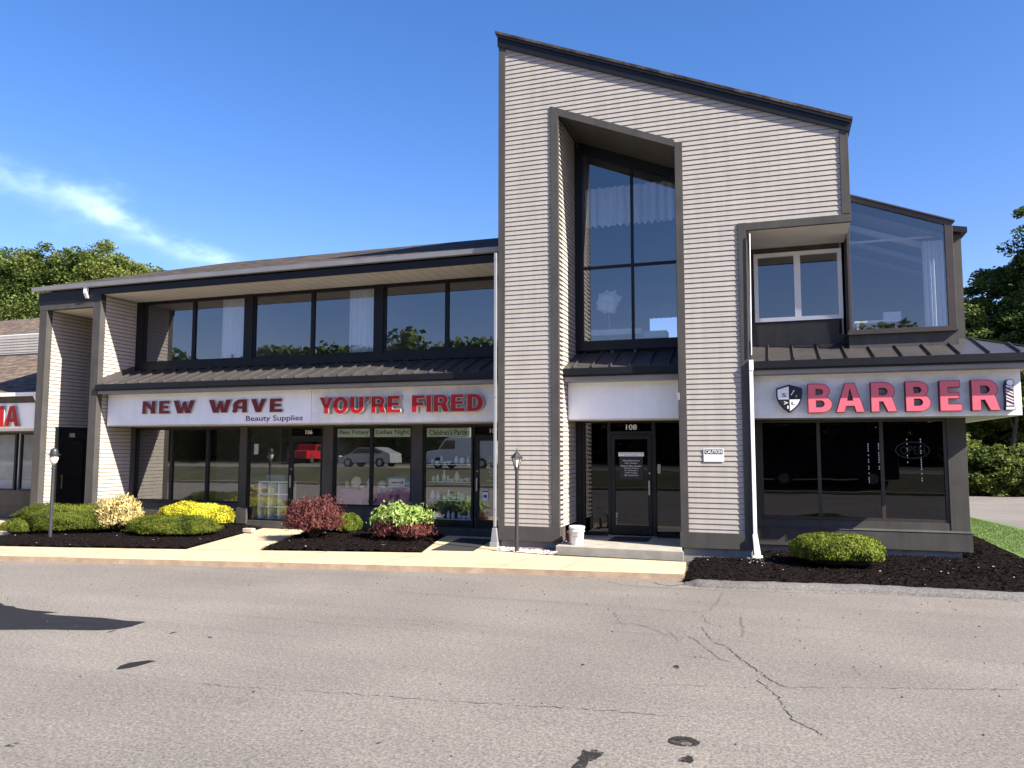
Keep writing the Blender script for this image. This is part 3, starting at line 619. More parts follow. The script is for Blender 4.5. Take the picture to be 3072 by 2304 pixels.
def door(x0, x1, z0, z1, y, gm, hx, num=None, lab=None, kick=.2, rail=None):
    b = MB(); s_ = .085
    b.box(x0,x0+s_,y-.01,y+.05,z0,z1); b.box(x1-s_,x1,y-.01,y+.05,z0,z1); b.box(x0+s_,x1-s_,y-.008,y+.05,z1-.10,z1); b.box(x0+s_,x1-s_,y-.008,y+.05,z0,z0+kick)
    if rail: b.box(x0+s_,x1-s_,y-.007,y+.05,rail-.05,rail+.05)
    o = b.build('door', M['frame'], B, label=lab)
    q = MB(); q.add([(x0+s_,y+.02,z0+kick),(x1-s_,y+.02,z0+kick),(x1-s_,y+.02,z1-.1),(x0+s_,y+.02,z1-.1)], [(0,1,2,3)]); q.build('pane', M[gm], o)
    q = MB(); q.box(hx-.018,hx+.018,y-.075,y-.055,1.18,1.50); q.box(hx-.01,hx+.01,y-.056,y-.01,1.22,1.25); q.box(hx-.01,hx+.01,y-.056,y-.01,1.43,1.46); q.build('handle', M['handle'], o, bevel=.003)
    q = MB(); q.tube([(hx,y-.03,1.66),(hx,y-.01,1.66)], .022, 10); q.build('lock', M['handle'], o)
    return o
D108 = door(-3.52,-2.61,.30,2.52, y, 'glass_dark', -2.655, lab='black glazed door numbered 108')
text('108', -3.18,-2.93, 2.63,2.755, y+.03, M['white'], D108, 'house_number', off=.02)
b = MB(); b.box(-3.60,-2.50,1.40,1.47,.25,.275); b.build('threshold', M['handle'], B)
# floor pad
b = MB(); b.prism([(-4.27,-.58),(-1.70,-.67),(-1.80,-.2),(-1.83,1.55),(-4.30,1.55)], 'z', .05, .245); b.build('concrete_step', M['padc'], B, bevel=.015, label='raised concrete step in front of door 108')
# ---- wing
Y2 = 1.66
b = MB()   # structural piers/walls of the wing
b.box(-19.49,-17.79,2.3,2.45,.1,6.60)
b.box(-19.76,-5.72,8.9,9.0,.1,6.7); b.box(-19.76,-19.66,2.6,8.9,.1,6.7)
b.build('wall', M['siding'], B, label='tan clapboard walls of the wing')
b = MB(); b.box(-17.79,-17.535,.52,2.6,.1,6.60); b.box(-19.76,-19.49,.52,2.6,.1,6.60); b.build('sheathing', M['paper'], B)
b = MB(); siding_x(b, -17.535, K(.53), K(Y2+.05), 4.0, 6.46); siding_x(b, -17.535, K(.53), K(Y2+.05), .45, 3.9); b.build('siding', M['siding'], B, label='clapboards on the wing return wall beside the shop windows')
b = MB(); siding_x(b, -19.49, K(.53), K(2.3), 2.82, 6.14); siding_x(b, -19.49, K(.53), K(.80), .42, 2.82); siding_x(b, -19.49, K(2.0), K(2.3), .42, 2.82); b.build('siding', M['siding'], B, label='clapboards inside the recess of door 105')
b = MB(); b.box(-19.756,-19.482,.35,.52,.1,6.12); b.build('column', M['trim'], B, bevel=.006, label='outer left square column of the wing')
b = MB(); b.box(-17.79,-17.518,.35,.52,.1,6.45); b.build('column', M['trim'], B, bevel=.006, label='square column left of the shop windows')
b = MB(); b.box(-19.77,-17.79,.345,.50,6.12,6.30); b.build('beam', M['trim'], B); 
b = MB(); b.box(-19.80,-17.50,.325,.49,6.302,6.62); b.box(-17.50,-5.72,.325,.40,6.453,6.62); b.build('fascia', M['frame'], B, label='dark eave fascia of the wing')
b = MB(); b.box(-17.52,-5.72,.40,Y2+.1,6.455,6.49); b.box(-19.49,-17.79,.50,2.3,6.125,6.16); b.build('soffit', M['soffit'], B)
# soffit grooves
b = MB()
x = -17.3
while x < -5.8: b.box(x-.003,x+.003,.41,Y2,6.452,6.455); x += .30
b.build('soffit_groove', M['band'], B)
b = MB()   # gutter, open trough profile
b.prism([(.20,6.655),(.325,6.655),(.325,6.76),(.31,6.76),(.31,6.67),(.215,6.67),(.205,6.765),(.18,6.765)], 'x', -19.93, -5.73)
b.build('gutter', M['gutter'], B)
b = MB(); b.box(-18.03,-17.93,.22,.30,6.50,6.66); b.prism([(.22,6.50),(.30,6.50),(.36,6.38),(.30,6.36)], 'x', -18.03, -17.93); b.build('gutter_outlet', M['white'], B)
# wing roof (hip at left)
b = MB(); ry, rz = 6.2, 8.74
b.add([(-19.93,.19,6.765),(-5.72,.19,6.765),(-5.72,ry,rz),(-18.2,ry,rz),(-19.93,9.2,6.765),(-5.72,9.2,6.765)], [(0,1,2,3),(0,3,4),(3,2,5,4)])
b.build('roof', M['shingle'], B, label='shingled hip roof of the wing')
# upper windows of the wing
for a, c, m_ in [(-17.27,-13.74,-15.50),(-13.48,-9.71,-11.60),(-9.47,-5.73,-7.70)]:
    window('window', a, c, 4.655, 6.42, Y2, (m_,), (), .05, 'glass_up', lab=None, mw=.10)
b = MB(); b.box(-17.52,-17.27,Y2-.03,Y2+.1,4.45,6.45); b.box(-13.74,-13.48,Y2-.03,Y2+.1,4.655,6.45); b.box(-9.71,-9.47,Y2-.03,Y2+.1,4.655,6.45); b.box(-17.27,-5.72,Y2-.05,Y2+.1,4.44,4.652); b.box(-17.27,-5.72,Y2-.01,Y2+.1,6.421,6.45)
b.build('window_surround', M['frame'], B)
awning(-17.515,-5.725,.30,3.945,1.60,4.42,-17.25,.405, lab='long bronze seamed awning over the shop windows')
b = MB(); b.box(-17.515,-5.725,.285,.33,3.80,3.94); b.box(-17.515,-5.725,.315,.36,3.765,3.80); b.build('fascia', M['frame'], B, label='dark fascia of the long awning')
b = MB(); b.box(-17.50,-5.725,.36,.72,3.685,3.80); b.build('band_board', M['band'], B)
b = MB(); b.prism([(.35,3.93),(1.60,4.40),(1.60,4.58),(.50,4.15)], 'x', -17.53, -17.49); b.build('trim_board', M['trim'], B)
b = MB(); b.box(-17.48,-10.95,.70,.86,2.84,3.685); b.build('sign_band', M['sign'], B, bevel=.006, label='white sign band, brighter left section')
b = MB(); b.box(-10.94,-5.725,.705,.86,2.84,3.685); b.build('sign_band', M['signgrey'], B, bevel=.006, label='greyer right section of the white sign band')
b = MB(); b.box(-17.50,-5.725,.72,Y2,2.815,2.838); b.build('soffit', M['soffit'], B)
# lower shop front
b = MB(); b.box(-17.52,-17.40,1.60,Y2+.1,.3,2.82); b.box(-13.77,-13.55,Y2-.04,Y2+.1,.3,2.82); b.box(-11.17,-10.87,Y2-.04,Y2+.1,.3,2.82); b.box(-8.61,-8.31,Y2-.04,Y2+.1,.3,2.82)
b.box(-17.40,-5.72,Y2-.01,Y2+.1,2.775,2.812); b.build('pier', M['trim'], B)
b = MB()
for a, c in [(-17.40,-13.77),(-10.87,-8.61)]:
    b.box(a,c,Y2-.02,Y2+.1,.40,.70); b.box(a-.02,c+.02,Y2-.10,Y2-.02,.20,.47); b.box(a,c,Y2-.05,Y2-.02,.70,.725)
b.box(-17.5,-5.72,Y2-.08,Y2+.12,.08,.20); b.box(-13.77,-13.45,Y2-.12,Y2-.04,.20,.62); b.box(-17.5,-5.72,Y2-.06,Y2+.1,.20,.29)
b.build('base_board', M['trim'], B, bevel=.004)
window('window', -17.40,-13.77,.725,2.775,Y2,(-16.12,-14.885),(),.05,'glass_low',lab='three pane shop window left of door 106',mw=.09)
window('window', -10.87,-8.61,.725,2.775,Y2,(-9.775,),(),.05,'glass_low',lab='two pane shop window with pink table display',mw=.08)
window('window', -13.55,-12.19,.29,2.775,Y2,(),(),.045,'glass_low',lab='full height pane left of door 106')
window('window', -8.31,-6.97,.29,2.775,Y2,(),(),.045,'glass_low',lab='full height pane with pottery shelves')
window('transom', -12.185,-11.175,2.50,2.775,Y2,(),(),.04,'glass_dark')
window('transom', -6.965,-5.73,2.50,2.775,Y2,(),(),.04,'glass_dark')
D106 = door(-12.185,-11.175,.29,2.495,Y2+.01,'glass_low',-12.13,lab='black glazed door numbered 106')
text('106', -11.76,-11.55, 2.585,2.695, Y2+.045, M['white'], D106, 'house_number', off=.02)
D107 = door(-6.90,-5.95,.29,2.495,Y2+.01,'glass_low',-6.85,lab='black glazed door numbered 107, partly behind the tower')
text('107', -6.55,-6.34, 2.585,2.695, Y2+.045, M['white'], D107, 'house_number', off=.02)
# door 105 in the side wall of the recess
b = MB(); X = -19.49
b.box(X-.02,X+.05,.80,.92,.15,2.80); b.box(X-.02,X+.05,1.90,2.0,.15,2.80); b.box(X-.02,X+.048,.92,1.90,2.70,2.80); b.box(X-.02,X+.045,.92,1.90,2.42,2.48); b.box(X-.02,X+.045,.92,1.0,.15,2.42); b.box(X-.02,X+.045,1.82,1.90,.15,2.42); b.box(X-.02,X+.045,1.0,1.82,.15,.40); b.box(X-.02,X+.046,1.0,1.82,1.18,1.24)
D105 = b.build('door', M['frame'], B, label='black glazed door numbered 105 in the shaded recess')
q = MB(); q.add([(X+.01,.92,.3),(X+.01,1.90,.3),(X+.01,1.90,2.75),(X+.01,.92,2.75)], [(0,1,2,3)]); q.build('pane', M['glass_dark'], D105)
q = MB(); q.box(X+.07,X+.09,1.02,1.05,1.05,1.45); q.box(X+.04,X+.08,1.025,1.045,1.10,1.13); q.box(X+.04,X+.08,1.025,1.045,1.38,1.41); q.build('handle', M['handle'], D105)
text('105', 1.28,1.46, 2.53,2.65, X+.02, M['white'], D105, 'house_number', off=.02, axis='x')
# ---- barber section
YB = 1.50
window('window', -.30,3.26,.74,2.82,YB,(.875,2.075),(),.06,'glass_dark','brown',lab='dark three pane window of the barber shop',mw=.07)
b = MB(); b.box(3.262,3.60,YB-.03,YB+.1,.58,2.84); b.box(-.42,-.302,YB-.03,YB+.1,.58,2.84); b.box(-.30,3.26,YB-.02,YB+.1,.58,.735); b.box(-.42,3.60,YB+.0,YB+.1,2.822,2.84)
b.box(3.52,3.60,YB+.1,9.0,.25,2.84)
b.build('wall', M['trim'], B, bevel=.004, label='dark panelled wall around the barber shop window')
b = MB(); b.box(-.42,3.62,YB-.09,YB-.02,.20,.56); b.prism([(YB-.10,.56),(YB-.0,.60),(YB-.0,.56)], 'x', -.42, 3.63); b.box(3.55,3.62,YB-.02,9.0,.20,.56); b.build('base_board', M['trim'], B)
awning(-.42,4.78,.10,3.945,1.52,4.415,-.07,.478, hipx=3.70, lab='bronze seamed awning with hipped corner over the barber shop')
b = MB(); b.add([(4.78,.10,3.945),(4.78,9.1,3.945),(3.70,9.1,4.415),(3.70,1.52,4.415),(4.78,.10,3.90),(4.78,9.1,3.90),(3.70,9.1,4.37),(3.70,1.52,4.37)], [(0,1,2,3),(7,6,5,4),(0,4,5,1)])
b.tube([(4.78,.10,3.955),(3.70,1.52,4.425)], .022, 6)
b.build('awning_roof', M['canopy'], B, label='side slope of the barber shop awning')
b = MB(); b.box(-.42,4.78,.085,.13,3.80,3.94); b.box(4.735,4.78,.13,9.1,3.80,3.94); b.box(-.42,4.75,.115,.16,3.765,3.80); b.build('fascia', M['frame'], B, label='dark fascia of the barber shop awning')
b = MB(); b.box(-.42,4.36,.16,.52,3.685,3.80); b.box(4.30,4.45,.52,9.1,3.685,3.80); b.box(4.36,4.735,.165,9.1,3.77,3.80); b.build('band_board', M['band'], B)
b = MB(); b.box(-.41,4.325,.50,.62,2.822,3.685); b.box(4.20,4.327,.62,9.0,2.822,3.685); b.build('sign_band', M['signgrey'], B, bevel=.008, label='white sign band wrapping the barber shop corner')
b = MB(); b.box(-.41,4.20,.62,YB,2.825,2.85); b.box(3.60,4.20,YB,9.0,2.825,2.85); b.build('soffit', M['soffit'], B)
# upper right: panelled wall, casement window, glass bay
YU = 1.60
b = MB()
b.box(-.43,1.36,YU,YU+.1,4.42,4.93); b.box(-.43,-.33,YU,YU+.1,4.93,6.60); b.box(1.45,1.60,YU,YU+.1,4.42,6.60); b.box(-.33,1.45,YU+.002,YU+.1,6.475,6.60)
b.box(1.36,3.70,YU-.02,YU+.1,4.42,4.62); b.prism([(3.50,4.62),(3.70,4.62),(3.70,6.56),(3.50,6.66)], 'y', YU-.015, YU+.1)
b.box(-.43,1.36,YU-.015,YU,4.42,4.60); b.box(-.43,1.36,YU-.009,YU,4.602,4.75)
b.box(3.60,3.70,YU+.1,9,4.42,6.5)
b.build('wall', M['trim'], B, label='dark panelled upper wall')
b = MB(); b.box(-.43,1.51,.05,YU,6.585,6.62); b.build('soffit', M['soffit'], B, label='pale soffit above the white casement window')
b = MB(); b.box(-.435,-.405,.05,YU,4.35,6.585); b.build('jamb', M['trim'], B)
window('window', -.33,1.45,4.955,6.465,YU-.03,(.56,),(),.085,'glass_white','white',lab='white two leaf casement window',mw=.13)
b = MB(); b.box(1.49,3.45,.955,YU-.025,4.0,4.498); b.build('wall', M['trim'], B, label='dark panel under the glass bay')
# glass bay box
YG = .90
b = MB(); f_ = .10
zl, zr = 7.37, 6.665
top = lambda x: zl+(x-1.59)*(zr-zl)/(3.42-1.59)
b.box(1.48,3.42,YG,YG+.12,4.545,4.60)
b.prism([(1.50,4.60),(1.56,4.60),(1.56,top(1.56)),(1.50,top(1.50))], 'y', YG, YG+.1)
b.prism([(3.28,4.60),(3.42,4.60),(3.42,top(3.42)),(3.28,top(3.28))], 'y', YG, YG+.1)
b.prism([(1.56,top(1.56)-.10),(3.28,top(3.28)-.10),(3.28,top(3.28)),(1.56,top(1.56))], 'y', YG+.002, YG+.1)
b.prism([(YG+.1,4.55),(YU,4.55),(YU,4.60),(YG+.1,4.60)], 'x', 1.50, 3.42)
b.box(1.50,1.55,YU-.06,YU,4.60,7.25); b.box(3.37,3.42,YU-.06,YU,4.60,6.62)
BAY = b.build('bay_window', M['brown'], B, bevel=.004, label='large brown framed glass bay with sloping top')
b = MB(); b.box(1.46,3.44,YG-.03,YU,4.50,4.545); b.build('sill', M['brown'], BAY)
b = MB(); b.prism([(1.50,top(1.50)+.002),(3.46,top(3.46)+.002),(3.46,top(3.46)+.03),(1.50,top(1.50)+.03)], 'y', YG-.03, 4.6); b.build('cap', M['brown'], BAY)
b = MB(); b.add([(1.55,YG+.05,4.59),(3.29,YG+.05,4.59),(3.29,YG+.05,top(3.29)-.09),(1.55,YG+.05,top(1.55)-.09)], [(0,1,2,3)]); b.build('pane', M['glass_bay'], BAY)
for xs_ in (1.53, 3.39): b = MB(); b.add([(xs_,YG+.1,4.60),(xs_,YU-.06,4.60),(xs_,YU-.06,top(xs_)),(xs_,YG+.1,top(xs_))], [(0,1,2,3)]); b.build('pane', M['glass_bay'], BAY)
b = MB(); b.prism([(3.46,6.60),(3.78,6.55),(3.78,6.66),(3.46,6.72)], 'y', YU-.2, 9); b.build('roof', M['frame'], B, label='low roof edge behind the glass bay')
# sky-lit slope behind the bay
b = MB(); b.prism([(1.52,7.40),(3.60,6.62),(3.60,6.58),(1.52,7.36)], 'y', 4.6, 9); b.build('roof', M['shingle'], B, label='roof slope behind the glass bay')
# interiors
b = MB()
b.box(-17.5,-5.75,5.2,5.25,.28,2.9); b.box(-17.5,-5.75,Y2+.12,5.2,.22,.28); b.box(-17.5,-5.75,Y2+.12,5.2,2.9,3.0); b.box(-10.99,-10.95,Y2+.12,5.2,.28,2.9); b.box(-13.62,-13.58,3.2,5.2,.28,2.9)
b.build('interior_wall', M['room'], B, label='shop interior walls behind the lower windows')
b = MB()
b.box(-17.5,-5.75,6.0,6.05,4.4,6.5); b.box(-17.5,-5.75,Y2+.12,6.0,4.3,4.36); b.box(-17.5,-5.75,Y2+.12,6.0,6.5,6.55); b.box(-13.63,-13.59,Y2+.12,6.0,4.4,6.5); b.box(-9.6,-9.57,Y2+.12,6.0,4.4,6.5); b.box(-17.52,-17.48,Y2+.12,6.0,4.36,6.5)
# stair hall behind the tall window, rear wall with a window opening
b.box(-5.6,-3.5,7.4,7.45,3.5,9.9); b.box(-3.5,-2.68,7.4,7.45,3.5,5.42); b.box(-3.5,-2.68,7.4,7.45,6.35,9.4); b.box(-2.68,-.9,7.4,7.45,3.5,9.0); b.box(-5.6,-.9,1.60,7.4,3.5,3.56)
b.prism([(-5.6,9.95),(-.9,8.0),(-.9,8.05),(-5.6,10.0)], 'y', 1.56, 7.4); b.box(-5.62,-5.58,1.56,7.4,3.56,9.9); b.box(-1.80,-1.76,1.56,7.4,3.56,8.4)
b.box(-.43,3.6,6.5,6.55,4.45,7.3); b.box(-.43,3.58,YU+.12,6.5,4.40,4.45); b.box(3.55,3.6,YU+.12,6.5,4.45,6.5); b.prism([(1.5,7.3),(3.6,6.5),(3.6,6.55),(1.5,7.35)], 'y', 1.7, 6.5); b.box(-.43,1.5,YU+.12,6.5,6.63,6.68); b.box(-.43,-.40,YU+.12,6.5,4.45,6.63)
b.build('interior_wall', M['upperroom'], B, label='upper floor rooms behind the windows')
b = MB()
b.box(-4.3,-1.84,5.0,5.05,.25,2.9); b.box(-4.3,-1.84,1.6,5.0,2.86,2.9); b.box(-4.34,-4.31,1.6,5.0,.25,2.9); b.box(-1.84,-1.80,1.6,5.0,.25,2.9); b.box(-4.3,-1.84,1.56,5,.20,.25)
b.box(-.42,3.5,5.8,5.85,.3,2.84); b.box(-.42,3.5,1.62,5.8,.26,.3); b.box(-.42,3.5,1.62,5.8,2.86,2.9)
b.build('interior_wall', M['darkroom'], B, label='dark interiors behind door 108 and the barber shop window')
# downspouts
def downspout(x, y, z1, z0, lab, kick):
    b = MB(); b.box(x-.028,x+.028,y-.05,y+.02,z0+.42,z1); b.build
    b.prism([(x-.045,z0+.40),(x+.045,z0+.40),(x+.08,z0+.10),(x-.08,z0+.10)], 'y', y-.07, y+.03)
    b.box(x-.085,x+.085,y-.12,y+.03,z0,z0+.10)
    for z in (z1-.15, (z1+z0)/2, z0+.8): b.box(x-.034,x+.034,y-.056,y+.022,z,z+.03)
    return b.build('downspout', M['gutter'], B, bevel=.006, label=lab)
downspout(-5.775,-.03,6.55,.10,'white downspout at the left edge of the tower',1)
b = MB(); b.tube([(-.36,-.07,6.5),(-.385,-.07,4.05)], .012, 6); b.box(-.435,-.365,-.10,-.035,.55,3.75); b.box(-.435,-.355,-.11,-.035,3.74,3.95)
b.prism([(-.45,.55),(-.36,.55),(-.30,.14),(-.42,.14)], 'y', -.13, -.03); b.box(-.45,-.27,-.30,-.03,.06,.15)
b.build('downspout', M['white'], B, bevel=.008, label='white downspout right of the tower with white boot at its foot')

# ================================================================= signs
def arc(cx, cy, rx, ry, a0, a1, n=12): return [(cx+rx*math.cos(math.radians(a0+(a1-a0)*i/n)), cy+ry*math.sin(math.radians(a0+(a1-a0)*i/n))) for i in range(n+1)]
GL = {
 'B': (.78, [[(0,0),(0,1),(.40,1)]+arc(.42,.745,.30,.255,90,-48)+arc(.44,.285,.34,.285,46,-90), [(.27,.62),(.27,.80),(.38,.80)]+arc(.38,.71,.10,.09,90,-90), [(.27,.20),(.27,.41),(.41,.41)]+arc(.41,.305,.11,.105,90,-90)]),
 'R': (.82, [[(0,0),(0,1),(.42,1)]+arc(.42,.69,.34,.31,90,-42)+[(.82,0),(.52,0),(.37,.34),(.27,.34),(.27,0)], [(.27,.57),(.27,.79),(.40,.79)]+arc(.40,.68,.11,.11,90,-90)]),
 'A': (.92, [[(0,0),(.30,1),(.62,1),(.92,0),(.64,0),(.58,.21),(.34,.21),(.28,0)], [(.38,.41),(.46,.76),(.54,.41)]]),
 'E': (.70, [[(0,0),(0,1),(.66,1),(.66,.77),(.28,.77),(.28,.62),(.62,.62),(.62,.40),(.28,.40),(.28,.23),(.70,.23),(.70,0)]]),
 'F': (.66, [[(0,0),(0,1),(.66,1),(.66,.77),(.28,.77),(.28,.60),(.60,.60),(.60,.37),(.28,.37),(.28,0)]]),
 'I': (.30, [[(0,0),(0,1),(.30,1),(.30,0)]]),
 'D': (.80, [[(0,0),(0,1),(.36,1)]+arc(.36,.5,.44,.5,90,-90,18), [(.28,.24),(.28,.76),(.36,.76)]+arc(.36,.5,.15,.26,90,-90)]),
 'O': (.86, [arc(.43,.5,.43,.52,0,352,30), arc(.43,.5,.15,.27,0,350,20)]),
 'U': (.80, [[(0,1),(.29,1)]+[(.29,.40)]+arc(.40,.38,.11,.14,180,360,8)+[(.51,1),(.80,1)]+arc(.40,.38,.40,.40,0,-180,16)]),
 'Y': (.86, [[(.29,0),(.29,.36),(0,1),(.31,1),(.43,.64),(.56,1),(.86,1),(.57,.36),(.57,0)]]),
 "'": (.28, [[(.0,1),(.28,1),(.26,.78),(.06,.56),(.0,.60),(.09,.76),(.0,.80)]]),
 'N': (.80, [[(0,0),(.03,1),(.30,1),(.56,.50),(.56,1),(.80,1),(.80,0),(.52,0),(.50,.28),(.24,.62),(.24,0)]]),
 'W': (1.1, [[(.22,0),(0,1),(.27,1),(.38,.42),(.50,.92),(.66,.92),(.76,.42),(.84,1),(1.1,1),(.90,0),(.62,0),(.56,.38),(.48,0)]]),
 'a': (.80, [[(0,.06),(.05,.32)]+arc(.46,.44,.44,.56,170,95,10)+[(.80,1),(.80,0),(.54,0),(.54,.26),(.30,.30),(.30,.12),(.16,-.04)], [(.32,.50),(.38,.68),(.54,.74),(.54,.48)]]),
 'V': (.86, [[(.28,0),(0,1),(.30,1),(.44,.42),(.58,1),(.86,1),(.58,0)]]),
}
def letter(ch, x0, x1, z0, z1, yf, yb, face, side, par, rim=.012, proud=.004):
    W, loops = GL[ch]
    def mk(name, off, ya, yb_, m, p):
        cu = bpy.data.curves.new('g', 'CURVE'); cu.dimensions = '2D'; cu.fill_mode = 'BOTH'; cu.extrude = abs(yb_-ya)/2; cu.offset = off
        for lp in loops:
            s_ = cu.splines.new('POLY'); s_.points.add(len(lp)-1); s_.use_cyclic_u = True
            for q, (u, v) in zip(s_.points, lp): q.co = (u/W*(x1-x0), v*(z1-z0), 0, 1)
        ob = bpy.data.objects.new('g', cu); col.objects.link(ob); bpy.context.view_layer.update()
        me = bpy.data.meshes.new_from_object(ob.evaluated_get(bpy.context.evaluated_depsgraph_get())); bpy.data.objects.remove(ob)
        n = len(me.vertices); a = np.empty(n*3); me.vertices.foreach_get('co', a); a = a.reshape(-1,3)
        P = np.stack([x0+a[:,0], (ya+yb_)/2-a[:,2], z0+a[:,1]], 1); me.vertices.foreach_set('co', P.ravel()); me.update(); me.name = name
        return mesh_obj(name, me, m, p)
    o = mk('letter', 0, yf+proud, yb, side, par)
    mk('letter_face', -rim*.6, yf, yf+proud+.002, face, o)
    return o
S = empty('shop_sign', (-10.9,.70,3.05), "raised bright red capital letters reading YOU'RE FIRED on the white band", 'shop sign')
for ch, a, c in [('Y',-10.611,-10.196),('O',-10.219,-9.785),('U',-9.751,-9.361),("'",-9.317,-9.2),('R',-9.162,-8.761),('E',-8.732,-8.371),('F',-8.087,-7.74),('I',-7.713,-7.573),('R',-7.525,-7.121),('E',-7.091,-6.73),('D',-6.679,-6.271)]:
    letter(ch, a, c, 3.055, 3.468, .53, .699, M['red'], M['ltside'], S, .02)
S = empty('shop_sign', (-16.2,.70,3.1), 'weathered dark red letters reading NEW WAVE with the small line Beauty Supplies below', 'shop sign')
for ch, a, c, dz in [('N',-16.221,-15.762,0),('E',-15.647,-15.287,-.003),('W',-15.173,-14.468,-.003),('W',-14.021,-13.31,-.006),('a',-13.277,-12.817,-.008),('V',-12.706,-12.236,-.008),('E',-12.133,-11.744,-.01)]:
    letter(ch, a, c, 3.135+dz, 3.482+dz, .64, .699, M['darkred'], M['ltside'], S, .01)
# spiky tips and cracks of pale show-through
b = MB()
for x, z in [(-16.05,3.44),(-15.80,3.46),(-14.9,3.30),(-14.62,3.22),(-13.78,3.42),(-13.0,3.16),(-13.80,3.30)]:
    b = MB(); b.add([(x,.637,z),(x+.04,.637,z+.015),(x+.02,.637,z+.045)], [(0,1,2)]); b.build('paint_chip', M['ltside'], S)
text('Beauty Supplies', -12.877,-11.178, 2.868,3.045, .697, M['maroontext'], S, 'lettering', ext=.004, off=.004)
S = empty('shop_sign', (.65,.50,2.9), 'raised rose red capital letters reading BARBER with dark edges', 'shop sign')
for ch, a, c in [('B',.646,1.092),('A',1.153,1.673),('R',1.779,2.239),('B',2.381,2.811),('E',2.958,3.327),('R',3.484,3.952)]:
    letter(ch, a, c, 2.91, 3.485, .335, .499, M['barber'], M['redside'], S, .016)
# shield emblem
S = empty('emblem_sign', (.3,.50,2.91), 'black and white quartered shield emblem left of the red BARBER letters', 'emblem')
sh = [(0,.87),(.12,.90),(.30,.95),(.5,1.0),(.70,.95),(.88,.90),(1,.87)]+[(1,.62),(.96,.45),(.88,.30),(.74,.16),(.60,.06),(.5,0),(.40,.06),(.26,.16),(.12,.30),(.04,.45),(0,.62)]
def shield(k, x0=.056, x1=.546, z0=2.915, z1=3.48):
    cx, cz = .5, .5; return [(x0+(cx+(u-cx)*k)*(x1-x0), z0+(cz+(v-cz)*k)*(z1-z0)) for u, v in sh]
b = MB(); b.prism(shield(1), 'y', .34, .499); b.build('shield_body', M['navytext'], S)
def clip(poly, fn):
    o_ = []
    for i in range(len(poly)):
        p, q = poly[i], poly[(i+1) % len(poly)]; a, c = fn(p), fn(q)
        if a >= 0: o_.append(p)
        if (a >= 0) != (c >= 0): t_ = a/(a-c); o_.append((p[0]+(q[0]-p[0])*t_, p[1]+(q[1]-p[1])*t_))
    return o_
inner = shield(.88); mxs, mzs = .303, 3.185
ul = clip(clip(inner, lambda p: mxs-.006-p[0]), lambda p: p[1]-mzs-.004); lr = clip(clip(inner, lambda p: p[0]-mxs-.006), lambda p: mzs-.004-p[1])
ur = clip(clip(inner, lambda p: p[0]-mxs), lambda p: p[1]-mzs); ll = clip(clip(inner, lambda p: mxs-p[0]), lambda p: mzs-p[1])
b = MB(); b.prism(ul, 'y', .332, .341); b.prism(lr, 'y', .332, .341); b.build('quarter', M['white'], S)
b = MB(); b.prism(ur, 'y', .334, .341); b.prism(ll, 'y', .334, .341); b.build('quarter', M['black'], S)
b = MB()
b.add([(x, .330, z) for x, z in [(.33,3.27),(.345,3.265),(.405,3.36),(.39,3.37)]], [(0,1,2,3)]); b.add([(x, .330, z) for x, z in [(.42,3.23),(.43,3.225),(.45,3.26),(.44,3.265)]], [(0,1,2,3)])
b.add([(x, .330, z) for x, z in [(.20,3.15),(.285,3.118),(.20,3.085),(.20,3.098),(.255,3.118),(.20,3.137)]], [(0,1,5),(1,2,3),(1,4,5),(1,3,4)]); b.add([(x, .330, z) for x, z in [(.26,3.0),(.285,3.0),(.285,3.06),(.26,3.06)]], [(0,1,2,3)])
b.build('mark', M['white'], S)
text('S', .165,.245, 3.235,3.31, .331, M['black'], S, 'lettering', off=.01); text('L', .345,.405, 3.075,3.14, .331, M['black'], S, 'lettering', off=.01)
# barber pole sign
S = empty('barber_pole_sign', (4.11,.50,2.92), 'flat barber pole cut-out with white globe and stripes after the last BARBER letter', 'barber pole')
b = MB(); b.box(4.035,4.17,.36,.499,2.93,3.40); b.prism([(x, z) for x, z in arc(4.117,3.42,.068,.068,0,345,20)], 'y', .352, .499)
b.prism([(4.025,2.915),(4.19,2.915),(4.19,2.96),(4.18,2.985),(4.03,2.985)], 'y', .35, .499); b.build('pole_body', M['navytext'], S)
b = MB(); b.prism(arc(4.117,3.42,.056,.056,0,345,20), 'y', .345, .353); b.box(4.045,4.16,.353,.361,3.00,3.33); b.box(4.05,4.155,.352,.36,3.335,3.37); b.box(4.035,4.18,.344,.351,2.925,2.975); b.build('pole_face', M['white'], S)
b = MB()
for z in (3.02,3.14,3.26): b.add([(4.045,.3515,z+.05),(4.045,.3515,z+.09),(4.16,.3515,z+.03),(4.16,.3515,z-.01)], [(0,1,2,3)])
b.build('stripe', M['darkred'], S)
b = MB()
for z in (3.08,3.20): b.add([(4.045,.3512,z+.06),(4.045,.3512,z+.08),(4.16,.3512,z+.02),(4.16,.3512,z)], [(0,1,2,3)])
b.build('stripe', M['navytext'], S)
# caution sign
S = empty('caution_sign', (-1.15,-.03,1.95), 'white sign with black panel reading CAUTION nailed to the clapboards', 'sign')
b = MB(); b.box(-1.345,-.957,-.028,-.018,1.951,2.208); b.build('panel', M['white'], S)
b = MB(); b.box(-1.325,-.977,-.031,-.0285,2.10,2.195); b.build('header', M['black'], S)
text('CAUTION', -1.312,-.99, 2.112,2.183, -.033, M['white'], S, 'lettering', off=.02)
# electrical box on the trim by the sign band
b = MB(); b.box(-1.86,-1.80,-.06,-.034,3.19,3.34); tag(b.build('junction_box', M['band'], bevel=.005), 'small grey box on the dark trim beside the blank white band', 'box')
